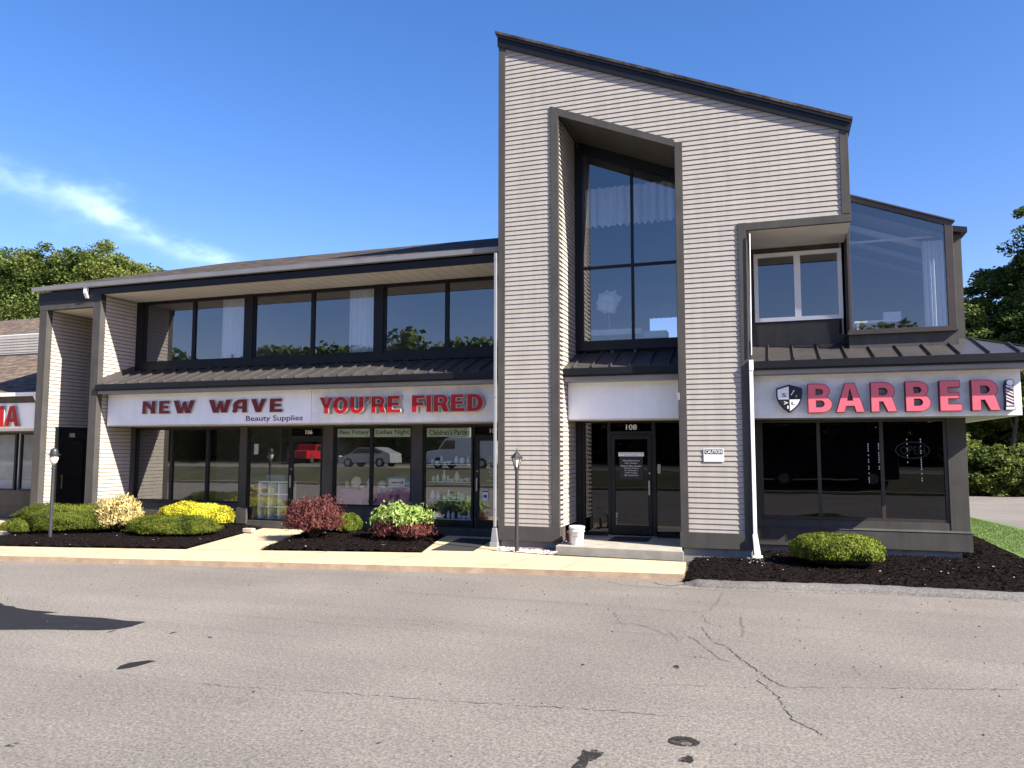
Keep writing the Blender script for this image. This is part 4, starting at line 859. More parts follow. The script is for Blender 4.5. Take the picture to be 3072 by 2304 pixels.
# window banners
for s_, a, c, la in [('Paint Pottery',-10.80,-9.84,'pale green window banner reading Paint Pottery'),('Ladies Night',-9.72,-8.68,'pale green window banner reading Ladies Night'),("Children's Parties",-8.24,-7.03,"pale green window banner reading Children's Parties")]:
    S = empty('window_banner', ((a+c)/2,1.72,2.5), la, 'banner', 'green banners along the top of the pottery shop windows')
    b = MB(); b.box(a,c,1.722,1.726,2.50,2.715); b.build('panel', M['pale_green'], S)
    text(s_, a+.07, c-.05, 2.54, 2.68, 1.720, M['green_text'], S, 'lettering', off=.012, ext=.001)
# notices
S = empty('notice_board', (-3.06,1.44,1.55), 'black door poster of pale text lines under a white strip, on door 108', 'poster')
b = MB(); b.box(-3.33,-2.80,1.452,1.458,1.53,2.03); b.build('panel', M['black'], S)
b = MB(); b.box(-3.35,-2.775,1.449,1.457,2.035,2.125); b.build('header', M['white'], S)
text('Appointments Welcome', -3.33,-2.80, 2.09,2.115, 1.447, M['black'], S, 'lettering', ext=.001); text('Open Daily', -3.22,-2.92, 2.045,2.07, 1.447, M['black'], S, 'lettering', ext=.001)
for s_, z, hw in [('Aesthetics',1.925,.19),('Hair Design',1.865,.14),('Nail & Skin Studio',1.805,.23),('Tanning Classes',1.752,.17),('Five Tanning Beds',1.70,.15),('Call Today',1.648,.14),('Gift Cards Here',1.598,.16)]:
    text(s_, -3.065-hw,-3.065+hw, z, z+.032, 1.450, M['white'], S, 'lettering', ext=.0008)
b = MB(); b.box(-13.40,-13.26,1.745,1.75,2.05,2.33); tag(b.build('paper_notice', M['white']), 'blank white paper taped inside the glass left of door 106', 'paper')
b = MB(); b.box(-2.475,-2.41,1.455,1.46,1.66,1.86); tag(b.build('push_label', M['handle']), 'narrow silver strip label on the pane right of door 108', 'label')
S = empty('door_sticker', (-6.68,1.70,.95), 'white and blue sticker low on the glass of door 107', 'sticker')
b = MB(); b.box(-6.72,-6.58,1.672,1.676,.95,1.22); b.build('panel', M['white'], S)
b = MB(); b.prism(arc(-6.65,1.06,.045,.045,0,340,14), 'y', 1.669, 1.672); b.box(-6.72,-6.58,1.669,1.672,1.16,1.20); b.build('mark', mat('sticker_blue', (.04,.10,.35), .5), S)
S = empty('door_lettering', (-6.45,1.67,1.4), 'pale lines of small lettering on the glass of door 107', 'lettering')
for s_, z, hw in [('Studio',1.98,.10),('Hours',1.90,.10),('Tue to Thu',1.80,.15),('Friday Late',1.70,.15),('Saturday',1.62,.12),('Sunday',1.54,.09),('Call to book',1.42,.16)]:
    text(s_, -6.45-hw,-6.45+hw, z, z+.045, 1.678, M['white'], S, 'lettering', ext=.0008)
# unlit OPEN sign
S = empty('open_sign', (2.66,1.62,2.01), 'unlit oval tube sign reading OPEN inside the barber shop window', 'neon sign')
b = MB(); pts = [(2.66+.31*math.cos(t_), 1.66, 2.18+.165*math.sin(t_)) for t_ in [2*math.pi*i/40 for i in range(41)]]; b.tube(pts, .011, 6); b.build('oval_tube', M['glasshelf'], S)
text('OPEN', 2.44,2.89, 2.10,2.26, 1.665, M['glasshelf'], S, 'lettering', off=-.012)

# ================================================================= things inside the windows
def curtain(name, x0, x1, z0, z1, y, lab, folds=9, amp=.03, topf=None, wav=0):
    b = MB(); n = folds*8; V = []
    for i in range(n+1):
        x = x0+(x1-x0)*i/n; yy = y+amp*math.sin(2*math.pi*folds*i/n)+.4*amp*math.sin(5.3*i/n*6.28)
        zt_ = topf(x) if topf else z1; zb = z0+wav*math.sin(folds*1.3*math.pi*2*i/n)
        V += [(x, yy, zb), (x, yy*1.0, zt_), (x, yy+.012, zb), (x, yy+.012, zt_)]
    F = [(4*i, 4*i+4, 4*i+5, 4*i+1) for i in range(n)]+[(4*i+2, 4*i+3, 4*i+7, 4*i+6) for i in range(n)]
    b.add(V, F); return tag(b.build(name, M['curtain'], smooth=True), lab, 'curtain')
curtain('curtain', -14.62,-13.85,4.45,6.42,1.80,'white curtain at the right of the first upper window of the wing',7)
curtain('curtain', -10.55,-9.78,4.45,6.42,1.80,'white curtain with bright folds at the right of the middle upper window',5)
curtain('curtain', -6.45,-6.0,4.45,6.42,1.80,'white curtain at the far right of the third upper window, by the tower',5)
curtain('valance', -4.15,-1.86,7.48,8.2,1.80,'gathered white valance across the tall tower window',12,.04,topf=lambda x: 8.42,wav=.03)
curtain('curtain', 3.0,3.45,4.5,6.5,1.7,'pale curtain at the right side of the glass bay',6,.03)
curtain('valance', -4.0,-2.6,6.12,6.55,7.2,'striped pale valance over the rear window seen through the tall window',10,.03)
# reception desk and paper flower in the tall window
S = empty('reception_desk', (-3.4,2.2,4.35), 'pale glossy counter behind the foot of the tall window', 'desk')
b = MB(); b.box(-4.15,-2.85,1.78,2.2,4.86,5.0); b.box(-2.84,-2.3,2.0,2.4,4.8,4.95); b.build('counter_top', M['glasshelf'], S, bevel=.01)
b = MB(); b.box(-3.65,-3.60,2.2,2.4,3.56,4.86); b.box(-3.1,-3.05,2.2,2.4,3.56,4.86); b.build('leg', M['white'], S)
S = empty('paper_flower', (-3.6,1.84,4.9), 'large white paper flower standing behind the tall window', 'flower decoration')
def petal(b, c, ang, l, w_, y):
    P = []; n = 14
    for i in range(n+1):
        t_ = i/n; wd = w_*math.sin(math.pi*min(1, t_*1.05))**.7; P.append((t_*l, wd))
    ca, sa = math.cos(ang), math.sin(ang)
    up = [(c[0]+u*ca-v*sa, y-.05*math.sin(math.pi*u/l), c[1]+u*sa+v*ca) for u, v in P]; mid = [(c[0]+u*ca, y-.10*math.sin(math.pi*u/l), c[1]+u*sa) for u, v in P]; dn = [(c[0]+u*ca+v*sa, y-.05*math.sin(math.pi*u/l), c[1]+u*sa-v*ca) for u, v in P]
    m_ = n+1; b.add(up+mid+dn, [(i, i+1, m_+i+1, m_+i) for i in range(n)]+[(m_+i, m_+i+1, 2*m_+i+1, 2*m_+i) for i in range(n)])
b = MB()
for k, (a, l) in enumerate([(95,.40),(60,.42),(25,.42),(130,.38),(170,.34),(205,.34),(-15,.30),(-55,.34),(250,.30),(110,.3),(45,.3)]): petal(b, (-3.62,5.60), math.radians(a), l*.9, .11, 1.80-.01*k)
b.build('petal', M['curtain'], S, smooth=True)
b = MB(); b.tube([(-3.62,1.83,5.6),(-3.6,1.84,4.9)], .008, 6); b.build('stem', M['white'], S)
# cube shelf left of door 106
S = empty('cube_shelf', (-12.75,2.0,.29), 'pale blue green cube shelf with nine openings behind the glass left of door 106', 'shelf')
b = MB()
for k in range(4): b.box(-13.25+k*.315-.02,-13.25+k*.315+.02,1.80,2.12,.29,1.32)
for k in range(4): b.box(-13.25,-12.305,1.805,2.12,.30+k*.33,.335+k*.33)
b.build('frame', M['glasshelf'], S)
b = MB(); b.box(-13.05,-12.45,1.84,2.08,1.335,1.5); tag(b.build('storage_box', mat('blue_grey_card', (.16,.20,.23), .8), bevel=.01), 'grey blue storage box on top of the cube shelf', 'box')
# display table with pink cloth
S = empty('display_table', (-9.75,2.3,.29), 'display table draped in a pink patterned cloth behind the two pane shop window', 'table')
b = MB(); V = []; n = 60
for i in range(n+1):
    x = -10.84+2.2*i/n; V += [(x,1.80+.015*math.sin(i*1.1),.72),(x,1.82,1.16),(x,2.5,1.18)]
b.add(V, [(3*i, 3*i+3, 3*i+4, 3*i+1) for i in range(n)]+[(3*i+1, 3*i+4, 3*i+5, 3*i+2) for i in range(n)]); b.build('tablecloth', M['pink'], S, smooth=True)
b = MB()
for x in (-10.7,-8.8): b.box(x-.03,x+.03,1.95,2.01,.29,1.15)
b.build('leg', M['frame'], S)
def disc(name, c, r, m, lab, cat, tilt=.25):
    b = MB(); b.lathe([(r*.3,0),(r*.75,.008),(r,.035),(r*.98,.042),(r*.72,.018),(.001,.012)], (0,0,0), 24); o = b.build(name, m, smooth=True)
    o.location = c; o.rotation_euler = (math.pi/2-tilt,0,0); return tag(o, lab, cat)
disc('plate', (-10.33,1.94,1.33), .145, mat('speckled_cream_glaze', (.62,.58,.42), .4, .15, 30), 'round speckled cream plate standing on the pink cloth', 'plate')
def vase(name, c, prof, m, lab, cat, sx=1):
    b = MB(); b.lathe(prof, (0,0,0), 16); o = b.build(name, m, smooth=True); o.location = c; return tag(o, lab, cat)
vase('vase', (-10.62,1.94,1.18), [(.04,0),(.055,.05),(.05,.13),(.03,.18),(.035,.2)], mat('ochre_glaze',(.55,.48,.2),.4), 'small ochre vase left of the round plate', 'vase')
vase('figurine', (-9.98,1.94,1.18), [(.04,0),(.03,.08),(.05,.14),(.03,.20),(.01,.25)], M['bisque'], 'pale slender figurine right of the round plate', 'figurine')
vase('bowl', (-10.14,1.89,1.18), [(.03,0),(.06,.03),(.07,.06)], M['bisque'], 'small white bowl below the round plate', 'bowl')
vase('figurine', (-9.62,1.99,1.18), [(.09,0),(.12,.08),(.08,.16),(.03,.2)], mat('pale_mint_glaze',(.5,.6,.5),.5), 'squat pale mint figurine by the window mullion', 'figurine')
S = empty('framed_picture', (-9.15,2.1,1.18), 'blue framed picture of a red lobster leaning on the pink cloth', 'picture')
b = MB(); b.box(-9.45,-8.90,1.95,1.98,1.19,1.47); b.build('frame', mat('light_blue_frame',(.10,.28,.45),.5), S, bevel=.006)
b = MB(); b.box(-9.40,-8.95,1.945,1.952,1.23,1.43); b.build('picture', M['white'], S)
b = MB(); b.prism([(x, z) for x, z in [(-9.36,1.33),(-9.28,1.36),(-9.1,1.35),(-8.99,1.38),(-8.98,1.30),(-9.1,1.315),(-9.28,1.31)]], 'y', 1.94, 1.946); b.build('motif', M['darkred'], S)
vase('vase', (-9.52,1.89,1.18), [(.035,0),(.05,.04),(.03,.09),(.035,.1)], M['bisque'], 'small white jar left of the lobster picture', 'vase')
b = MB(); b.box(-8.90,-8.74,1.94,1.97,1.19,1.39); tag(b.build('tile', mat('turquoise_tile',(.08,.38,.48),.4), bevel=.004), 'turquoise tile standing at the right end of the pink table', 'tile')
# pottery shelves
S = empty('pottery_shelf', (-7.6,2.2,.29), 'four tier shelf of white unpainted pottery behind the glass left of door 107', 'shelf')
b = MB()
for z in (.46,.92,1.37,1.80): b.box(-8.24,-7.0,1.79,2.15,z,z+.02)
b.build('shelf_board', M['glasshelf'], S)
b = MB()
for x in (-8.2,-7.05): b.box(x-.015,x+.015,2.10,2.14,.29,2.0)
b.build('post', M['handle'], S)
profs = [('mug', [(.05,0),(.055,.01),(.055,.13),(.048,.13),(.045,.02)]), ('bowl', [(.03,0),(.07,.04),(.09,.08),(.082,.08),(.06,.04)]), ('vase', [(.035,0),(.06,.06),(.045,.13),(.02,.17),(.03,.19)]), ('bottle', [(.04,0),(.045,.10),(.02,.15),(.016,.20),(.02,.21)]), ('figurine', [(.05,0),(.06,.05),(.03,.10),(.04,.14),(.01,.20)]), ('jar', [(.05,0),(.06,.07),(.05,.12),(.055,.13),(.02,.16)])]
protos = {}
rp = random.Random(4); shelfn = {.48:'lowest', .94:'second lowest', 1.39:'third', 1.82:'top'}
for z in (.48,.94,1.39,1.82):
    x = -8.16
    while x < -7.1:
        nm, pr_ = profs[rp.randrange(6)]
        if nm not in protos: bb = MB(); bb.lathe(pr_, (0,0,0), 12); o = bb.build(nm, M['bisque'], smooth=True); protos[nm] = o.data
        else: o = bpy.data.objects.new(nm, protos[nm]); col.objects.link(o)
        s_ = rp.uniform(.75,1.25); o.location = (x, 1.89+rp.uniform(-.03,.08), z); o.scale = (s_, s_, s_*rp.uniform(.9,1.2))
        tag(o, 'white unpainted pottery %s on the %s pottery shelf' % (nm, shelfn[z]), nm, 'white pottery on the %s shelf' % shelfn[z])
        x += rp.uniform(.10,.17)*max(1, s_)
# furniture hints in the bay
S = empty('drafting_table', (2.4,2.4,4.45), 'pale table with a white box shape inside the foot of the glass bay', 'table')
b = MB(); b.box(1.7,2.6,2.0,2.5,4.90,4.94); b.build('table_top', M['white'], S)
b = MB(); b.box(1.75,1.79,2.05,2.09,4.45,4.9); b.box(2.5,2.54,2.05,2.09,4.45,4.9); b.build('leg', M['white'], S)
b = MB(); b.box(2.28,2.62,2.05,2.25,4.945,5.12); tag(b.build('monitor', M['white'], bevel=.01), 'white box shaped monitor on the table in the glass bay', 'monitor')
b = MB()
for y_ in (2.2,3.4,4.6): b.prism([(1.55,7.05),(3.55,6.32),(3.55,6.44),(1.55,7.17)], 'y', y_, y_+.12)
b.box(1.56,3.3,1.9,1.94,6.62,6.66)
b.build('beam', M['white'], B, label='pale roof beams inside the glass bay')
# bead strings behind barber glass
S0 = None
for k, (x, z0, z1) in enumerate([(1.92,1.45,2.35),(2.11,1.75,2.35),(2.62,1.9,2.42),(2.86,1.5,2.42)]):
    b = MB(); z = z0
    while z < z1: b.box(x*1.12-.18,x*1.12-.165,3.0,3.012,z,z+.03); z += rng.choice([.05,.05,.10])
    tag(b.build('light_string', mat('string_light_glow', (.75,.8,1.0), .5, emit=.45) if k == 0 else bpy.data.materials['string_light_glow']), '%s string of small white lights hanging inside the barber shop' % ['leftmost','second','third','rightmost'][k], 'light string', 'strings of lights inside the barber shop')

# ================================================================= things on the ground
def lamp(x, y, zb, zt_, clear, lab):
    S = empty('lamp_post', (x,y,zb), lab, 'lamp post', 'small lamp posts in front of the shops')
    b = MB(); H = zt_-zb; b.lathe([(.050,0),(.050,.03),(.040,.05),(.037,H-.52),(.048,H-.515),(.048,H-.49),(.034,H-.47)] if not clear else [(.048,0),(.042,.02),(.036,H-.46),(.050,H-.455),(.050,H-.435),(.02,H-.425),(.03,H-.40)], (x,y,zb), 16); b.build('pole', M['pole'], S, smooth=False)
    zc = zt_-.42 if clear else zt_-.44
    if clear:
        b = MB(); n = 6
        for k in range(n):
            a = math.pi/6+2*math.pi*k/n; b.tube([(x+.045*math.cos(a), y+.045*math.sin(a), zc), (x+.105*math.cos(a), y+.105*math.sin(a), zc+.20)], .008, 6)
        b.lathe([(.03,-.03),(.055,-.01),(.05,.01)], (x,y,zc), 6, math.pi/6)
        b.lathe([(.13,.195),(.135,.205),(.095,.245),(.05,.30),(.03,.32),(.012,.335),(.018,.35),(.012,.365),(.004,.41)], (x,y,zc), 6, math.pi/6); b.build('lantern_cage', M['pole'], S)
        b = MB(); b.lathe([(.040,.012),(.094,.19)], (x,y,zc), 6, math.pi/6); b.build('lantern_glass', M['lampglass'], S)
    else:
        b = MB(); b.lathe([(.145,.245),(.15,.255),(.09,.275),(.085,.34),(.07,.38),(.03,.41)], (x,y,zc), 20); b.lathe([(.03,-.03),(.04,0),(.035,.03)], (x,y,zc), 12); b.build('lantern_cap', M['pole'], S, smooth=False)
        b = MB(); b.lathe([(.03,.03),(.075,.09),(.095,.17),(.09,.245)], (x,y,zc), 20); b.build('lantern_glass', M['lampglass'], S, smooth=True)
    return S
lamp(-5.045,-.74,.10,2.235,True,'black lamp post with pointed clear lantern standing in white gravel before the tower')
lamp(-15.80,-2.35,.12,2.24,False,'dark lamp post with flat capped white globe lantern among the left shrubs')
S = empty('bucket', (-3.89,-.30,.245), 'white plastic bucket standing on the concrete step', 'bucket')
b = MB(); b.lathe([(.125,0),(.13,.01),(.150,.33),(.165,.335),(.168,.36),(.158,.362),(.158,.38),(.150,.38),(.143,.30),(.12,.02),(.001,.02)], (-3.89,-.30,.245), 28); b.lathe([(.152,.27),(.162,.275),(.162,.29),(.153,.295)], (-3.89,-.30,.245), 28); b.build('pail', M['bucket'], S, smooth=True)
b = MB(); b.tube([(-3.89-.163*math.cos(t_), -.30-.163*math.sin(t_)*.3-.10*math.sin(t_), .58-.16*math.sin(t_)) for t_ in [math.pi*i/12 for i in range(13)]], .004, 6); b.build('handle', M['handle'], S)
b = MB(); b.lathe([(.12,0),(.13,.012),(.125,.02),(.001,.022)], (0,0,0), 24); o = b.build('round_lid', mat('dark_maroon_lid',(.05,.012,.015),.5)); o.location = (-4.13,-.02,.375); o.rotation_euler = (0,math.radians(84),math.radians(-25)); tag(o, 'dark round lid leaning against the tower base left of the bucket', 'lid')
def mattress(name, pts, z, m, lab):
    b = MB(); b.prism(pts, 'z', z, z+.014); return tag(b.build(name, m, bevel=.004), lab, 'door mat')
mattress('door_mat', [(-3.42,.50),(-2.60,.60),(-2.62,1.36),(-3.42,1.30)], .246, M['blackmat'], 'black rubber mat in front of door 108')
mattress('door_mat', [(-6.80,-1.10),(-5.92,-.93),(-6.25,1.1),(-7.05,1.1)], .101, M['blackmat'], 'long black mat on the walk to door 107')
b = MB(); b.box(-12.62,-12.34,.35,.50,.12,.22); o = b.build('paving_stone', M['brick'], bevel=.012); tag(o, 'loose pinkish paving stone at the end of the left mulch bed', 'stone')
S = empty('splash_block', (-19.72,.05,.10), 'white splash block at the foot of the leftmost column', 'splash block')
b = MB(); b.prism([(-20.05,.10),(-19.60,.10),(-19.62,.20),(-19.75,.24),(-19.95,.20)], 'y', -.10,.25); b.build('block', M['white'], S, bevel=.03)

# ================================================================= plants
def quads(P, U, Vv, mesh_name):
    # P centres (n,3), U,V half-edge vectors
    n = len(P); A = np.empty((n,4,3)); A[:,0] = P-U-Vv*.2; A[:,1] = P-Vv*1.0+U*.0; A[:,2] = P+U+Vv*.2; A[:,3] = P+Vv
    A[:,1] = P-Vv
    me = bpy.data.meshes.new(mesh_name); me.vertices.add(4*n); me.vertices.foreach_set('co', A.ravel())
    me.loops.add(4*n); me.loops.foreach_set('vertex_index', np.arange(4*n, dtype=np.int32))
    me.polygons.add(n); me.polygons.foreach_set('loop_start', np.arange(0,4*n,4, dtype=np.int32)); me.polygons.foreach_set('loop_total', np.full(n,4, dtype=np.int32))
    me.update(); me.validate(); return me
def unit(n, r):
    v = r.normal(size=(n,3)); return v/np.linalg.norm(v, axis=1, keepdims=True)
def crown_mesh(r, c, rad, nclump, nleaf, leaf, clump_r, squash=.8, low=-.6, hollow=.55):
    # lumpy crown: clumps over and inside an uneven ellipsoid
    d = unit(nclump*3, r); d = d[d[:,2] > low][:nclump]; n = len(d)
    lump = 1+.09*np.sin(3*d[:,0]*2.1+1.3+r.uniform(0,6))+.09*np.sin(4*d[:,1]*2.3+r.uniform(0,6))+.08*np.sin(5*d[:,2]*1.9+r.uniform(0,6))
    rr = (hollow+(1-hollow)*r.random(n)**.5)*lump
    C = np.array(c)+d*rr[:,None]*np.array(rad)
    k = r.uniform(.55,1.25,n)*clump_r
    P = []; 
    per = max(4, nleaf//n)
    dd = unit(n*per, r)*(r.random((n*per,1))**.42)
    dd[:,2] *= .62
    P = np.repeat(C, per, 0)+dd*np.repeat(k, per)[:,None]
    m_ = len(P); nrm = unit(m_, r); nrm[:,2] = np.abs(nrm[:,2])*1.2+.35; nrm /= np.linalg.norm(nrm, axis=1, keepdims=True)
    a = unit(m_, r); U = np.cross(nrm, a); U /= np.linalg.norm(U, axis=1, keepdims=True); V_ = np.cross(nrm, U)
    s_ = leaf*r.uniform(.6,1.3,m_)[:,None]
    return quads(P, U*s_, V_*s_*.62, 'crown')
def tree(x, y, h, rad, seed, lab, leaf='leaf', nleaf=26000, nclump=170, ls=.13, trunk_h=None, group=None, clump=None, low=-.6, name='tree', cz=None):
    r = np.random.default_rng(seed)
    S = empty(name, (x,y,0), lab, 'tree', group)
    cz = cz or h-rad[2]*.95; th_ = trunk_h or cz
    b = MB(); P = [(x+.15*math.sin(i*1.1+seed), y+.12*math.cos(i*1.3+seed), th_*i/6) for i in range(7)]; R0 = h*.022
    b.tube(P, [R0*(1-.09*i) for i in range(7)], 8)
    for k in range(9):
        a = r.uniform(0,6.28); z0 = th_*r.uniform(.5,1.0); e = np.array([x,y,cz])+np.array([math.cos(a)*rad[0], math.sin(a)*rad[1], r.uniform(-.2,.8)*rad[2]])*r.uniform(.5,.85)
        s_ = np.array([x,y,z0]); b.tube([s_, s_*.55+e*.45+np.array([0,0,.5]), e], [R0*.4, R0*.25, .03], 6)
    b.build('trunk', M['bark'], S, smooth=True)
    me = crown_mesh(r, (x,y,cz), rad, nclump, nleaf, ls, clump or rad[0]*.27, low=low)
    mesh_obj('crown', me, M[leaf], S)
    return S
# left wood behind the wing
TG = 'leafy trees rising behind the left wing'
for i, (x, y, h, rad, lf, lab) in enumerate([
    (-50.5,22,15.2,(4.0,4,5.5),'leaf2','darker tree at the very left edge of the photo, top level with the cloud foot'),
    (-46.4,22,15.4,(3.2,3,5.0),'leaf','rounded tree of the left group, second from the frame edge'),
    (-42.6,23,14.4,(3.0,3,5.5),'leaf','tallest tree in the middle of the left group'),
    (-39.3,22,14.4,(2.6,3,5.0),'leaf','tree of the left group just left of the wing roof slope'),
    (-36.4,22,13.4,(2.2,3,4.0),'leaf','rightmost low tree of the left group peeping over the wing roof'),
    (-47.5,20,11.0,(4.5,4,5.6),'leaf2','low dark tree behind the neighbouring roof at the far left'),
    (-42,20,11.5,(4.5,3,5.6),'leaf','bushy lower tree right behind the leftmost wing column')]):
    tree(x, y, h, rad, 100+i, lab, lf, 85000, 420, .10, group=TG, name='maple_tree')
# right wood
RG = 'trees and bushes beyond the side road on the right'
for i, (x, y, h, rad, lf, lab, ls) in enumerate([
    (14.4,31,14.8,(2.6,3,6.5),'leaf2','tall tree reaching up at the right edge of the photo',.14),
    (9.6,32,11.2,(2.2,3,5.6),'leaf2','dark tree right behind the corner of the building',.13),
    (11.6,32.5,12.0,(2.2,3,6.0),'leaf2','dark tree between the building corner and the tall right tree',.14),
    (14.5,33,12.5,(3,3,6.5),'leaf2','dark tree under the tall tree, at the frame edge',.14),
    (11.3,28.5,7.2,(1.9,1.6,1.9),'leaf3','bright green maple just above the bronze awning',.13),
    (13.0,28.2,7.3,(1.8,1.6,2.0),'leaf3','bright green low tree right of the awning corner',.13),
    (8.2,30.5,7.6,(2.0,2,3.8),'leaf2','shaded tree beside the rear of the building',.13)]):
    tree(x, y, h, rad, 200+i, lab, lf, 48000, 260, ls*.75, group=RG, low=-.95, name='tree')
for i, (x, y, h, rad, lf, lab) in enumerate([
    (8.0,26.6,3.4,(1.6,1.2,1.9),'leaf','big leaved shrub beside the building corner across the side road'),
    (9.4,26.4,2.0,(1.6,1.1,1.3),'leaf3','sunlit low bush at the road edge, second from the building'),
    (10.9,26.5,2.2,(1.7,1.1,1.4),'leaf3','sunlit weedy bush at the road edge near the frame side'),
    (12.6,26.8,2.4,(1.9,1.2,1.5),'leaf','low bush at the road edge at the right frame side')]):
    r = np.random.default_rng(300+i); S = empty('bush', (x,y,0), lab, 'bush', RG)
    b = MB()
    for k in range(6): b.tube([(x,y,0),(x+r.uniform(-.5,.5)*rad[0],y+r.uniform(-.5,.5),h*.6)], [.03,.01], 6)
    b.build('stem', M['bark'], S)
    mesh_obj('foliage', crown_mesh(r, (x,y,h*.48), rad, 90, 11000, .085, .42, low=-1, hollow=.3), M[lf], S)
# woodland floor: dense undergrowth far back, reads as one mass
r = np.random.default_rng(400)
n = 26000; P = np.stack([r.uniform(5,40,n), r.uniform(30,42,n), r.uniform(0,1,n)**1.3*6.5], 1)
a = unit(n, r); nr = unit(n, r); U = np.cross(nr, a); U /= np.linalg.norm(U, axis=1, keepdims=True); V_ = np.cross(nr, U)
tag(mesh_obj('undergrowth', quads(P, U*.22, V_*.15, 'undergrowth'), M['leaf2']), 'dark woodland undergrowth behind the bushes on the right', 'undergrowth', kind='stuff')
# trees seen mirrored in the glass, across the road behind the camera
BG = 'tree line across the road, mirrored in the windows'
protoM = [crown_mesh(np.random.default_rng(500+k), (0,0,0), (5,4.5,5.0), 110, 9000, .30, 1.4, low=-.9) for k in range(3)]
tm = MB(); tm.tube([(0,0,-8),(0,0,0)], [.3,.2], 8); tmesh = tm.build('trunk', M['bark']); tmd = tmesh.data; bpy.data.objects.remove(tmesh)
for me in protoM: me.materials.append(M['leaf2'])
r = random.Random(9)
places = [(-92+i*6.4+r.uniform(-1.5,1.5), -49-r.uniform(0,3), r.uniform(.75,1.05)) for i in range(20)]+[(-95+i*8+r.uniform(-2,2), -57-r.uniform(0,4), r.uniform(.95,1.2)) for i in range(17)]
places = [p for p in places if not (4 < p[0] < 9)]
for i, (x, y, s_) in enumerate(places):
    S = empty('tree', (x,y,1), 'tree standing in the line across the road behind the viewer', 'tree', BG)
    s_ *= 1.22 if x < -28 else 1.05; S.scale = (s_, s_, s_*1.05)
    for nm, me, rot in (('crown', protoM[i % 3], r.uniform(0,6)), ('trunk', tmd, 0)):
        o = bpy.data.objects.new(nm, me); col.objects.link(o); o.parent = S; o.location = (0,0,4.6 if nm == 'crown' else 7.6); o.rotation_euler = (0,0,rot)
# shrubs
def shrub(name, c, rad, n, m, lab, leaf, seed, elong=2.2, up=.5, noise=.10, flat=2.0, jag=.0, droop=0, group='shrubs in the mulch beds', shell=.22, core=None, box=1):
    r = np.random.default_rng(seed); S = empty(name, c, lab, 'shrub', group)
    d = unit(int(n*1.6), r); d = d[d[:,2] > -.25][:n]; n = len(d)
    # superellipsoid for clipped forms
    e = flat; q = (np.abs(d)**e).sum(1)**(-1/e); d2 = d*q[:,None]
    ph = r.uniform(0,6.28,6)
    lump = 1+noise*(np.sin(5*d[:,0]+ph[0])*np.sin(4*d[:,1]+ph[1])+.6*np.sin(9*d[:,0]+ph[2])*np.sin(8*d[:,2]+ph[3])+.35*np.sin(17*d[:,0]+ph[4])*np.sin(15*d[:,1]+ph[5]))
    rr = lump*(1-shell*r.random(n)**1.5)+jag*np.clip(r.normal(size=n), 0, 1.5)**2
    P = np.array(c)+d2*rr[:,None]*np.array(rad); P[:,2] = np.maximum(P[:,2], c[2]*0+.13)
    nrm = d+.55*r.normal(size=(n,3)); nrm /= np.linalg.norm(nrm, axis=1, keepdims=True)
    t_ = d*up+np.array([0,0,up])+r.normal(size=(n,3))*.6-np.array([0,0,droop]); U = t_-(t_*nrm).sum(1, keepdims=True)*nrm*.8; U /= np.linalg.norm(U, axis=1, keepdims=True)
    V_ = np.cross(nrm, U); V_ /= np.linalg.norm(V_, axis=1, keepdims=True)
    s_ = leaf*r.uniform(.6,1.4,n)[:,None]
    mesh_obj('foliage', quads(P, U*s_, V_*s_/elong, 'foliage'), m, S)
    b = MB()
    for k in range(14):
        a = 2*math.pi*k/14; b.tube([(c[0],c[1],.10),(c[0]+math.cos(a)*rad[0]*.72,c[1]+math.sin(a)*rad[1]*.72,c[2]+rad[2]*r.uniform(.1,.6))], [.02,.006], 5)
    b.build('branch', M['bark'], S)
    k = core or .80
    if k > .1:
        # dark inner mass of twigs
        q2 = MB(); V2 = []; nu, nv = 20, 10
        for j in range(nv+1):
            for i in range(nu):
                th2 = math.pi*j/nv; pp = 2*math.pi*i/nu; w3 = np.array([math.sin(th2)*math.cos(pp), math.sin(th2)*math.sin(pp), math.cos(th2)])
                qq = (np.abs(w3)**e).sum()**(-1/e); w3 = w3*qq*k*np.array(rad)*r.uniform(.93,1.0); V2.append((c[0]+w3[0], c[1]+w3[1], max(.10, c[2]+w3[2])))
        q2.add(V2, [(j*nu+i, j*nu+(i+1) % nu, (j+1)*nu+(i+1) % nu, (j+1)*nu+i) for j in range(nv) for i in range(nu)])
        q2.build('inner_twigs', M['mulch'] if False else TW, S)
    return S
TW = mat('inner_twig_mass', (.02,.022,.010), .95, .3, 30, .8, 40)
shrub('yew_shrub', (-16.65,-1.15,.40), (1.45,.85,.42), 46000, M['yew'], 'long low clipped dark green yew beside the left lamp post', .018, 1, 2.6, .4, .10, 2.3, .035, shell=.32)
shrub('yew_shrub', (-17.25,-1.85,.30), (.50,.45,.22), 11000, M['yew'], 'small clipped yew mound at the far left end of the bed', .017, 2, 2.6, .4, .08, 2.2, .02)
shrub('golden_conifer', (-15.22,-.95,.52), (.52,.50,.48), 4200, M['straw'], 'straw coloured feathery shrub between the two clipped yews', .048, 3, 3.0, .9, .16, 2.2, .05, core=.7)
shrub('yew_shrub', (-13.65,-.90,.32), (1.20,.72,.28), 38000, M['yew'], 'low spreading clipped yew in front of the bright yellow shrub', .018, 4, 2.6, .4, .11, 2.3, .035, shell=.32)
shrub('yellow_shrub', (-14.25,.55,.42), (1.02,.60,.38), 20000, M['golden'], 'bright yellow rounded shrub under the three pane window', .024, 5, 2.2, .5, .08, 2.3, .03)
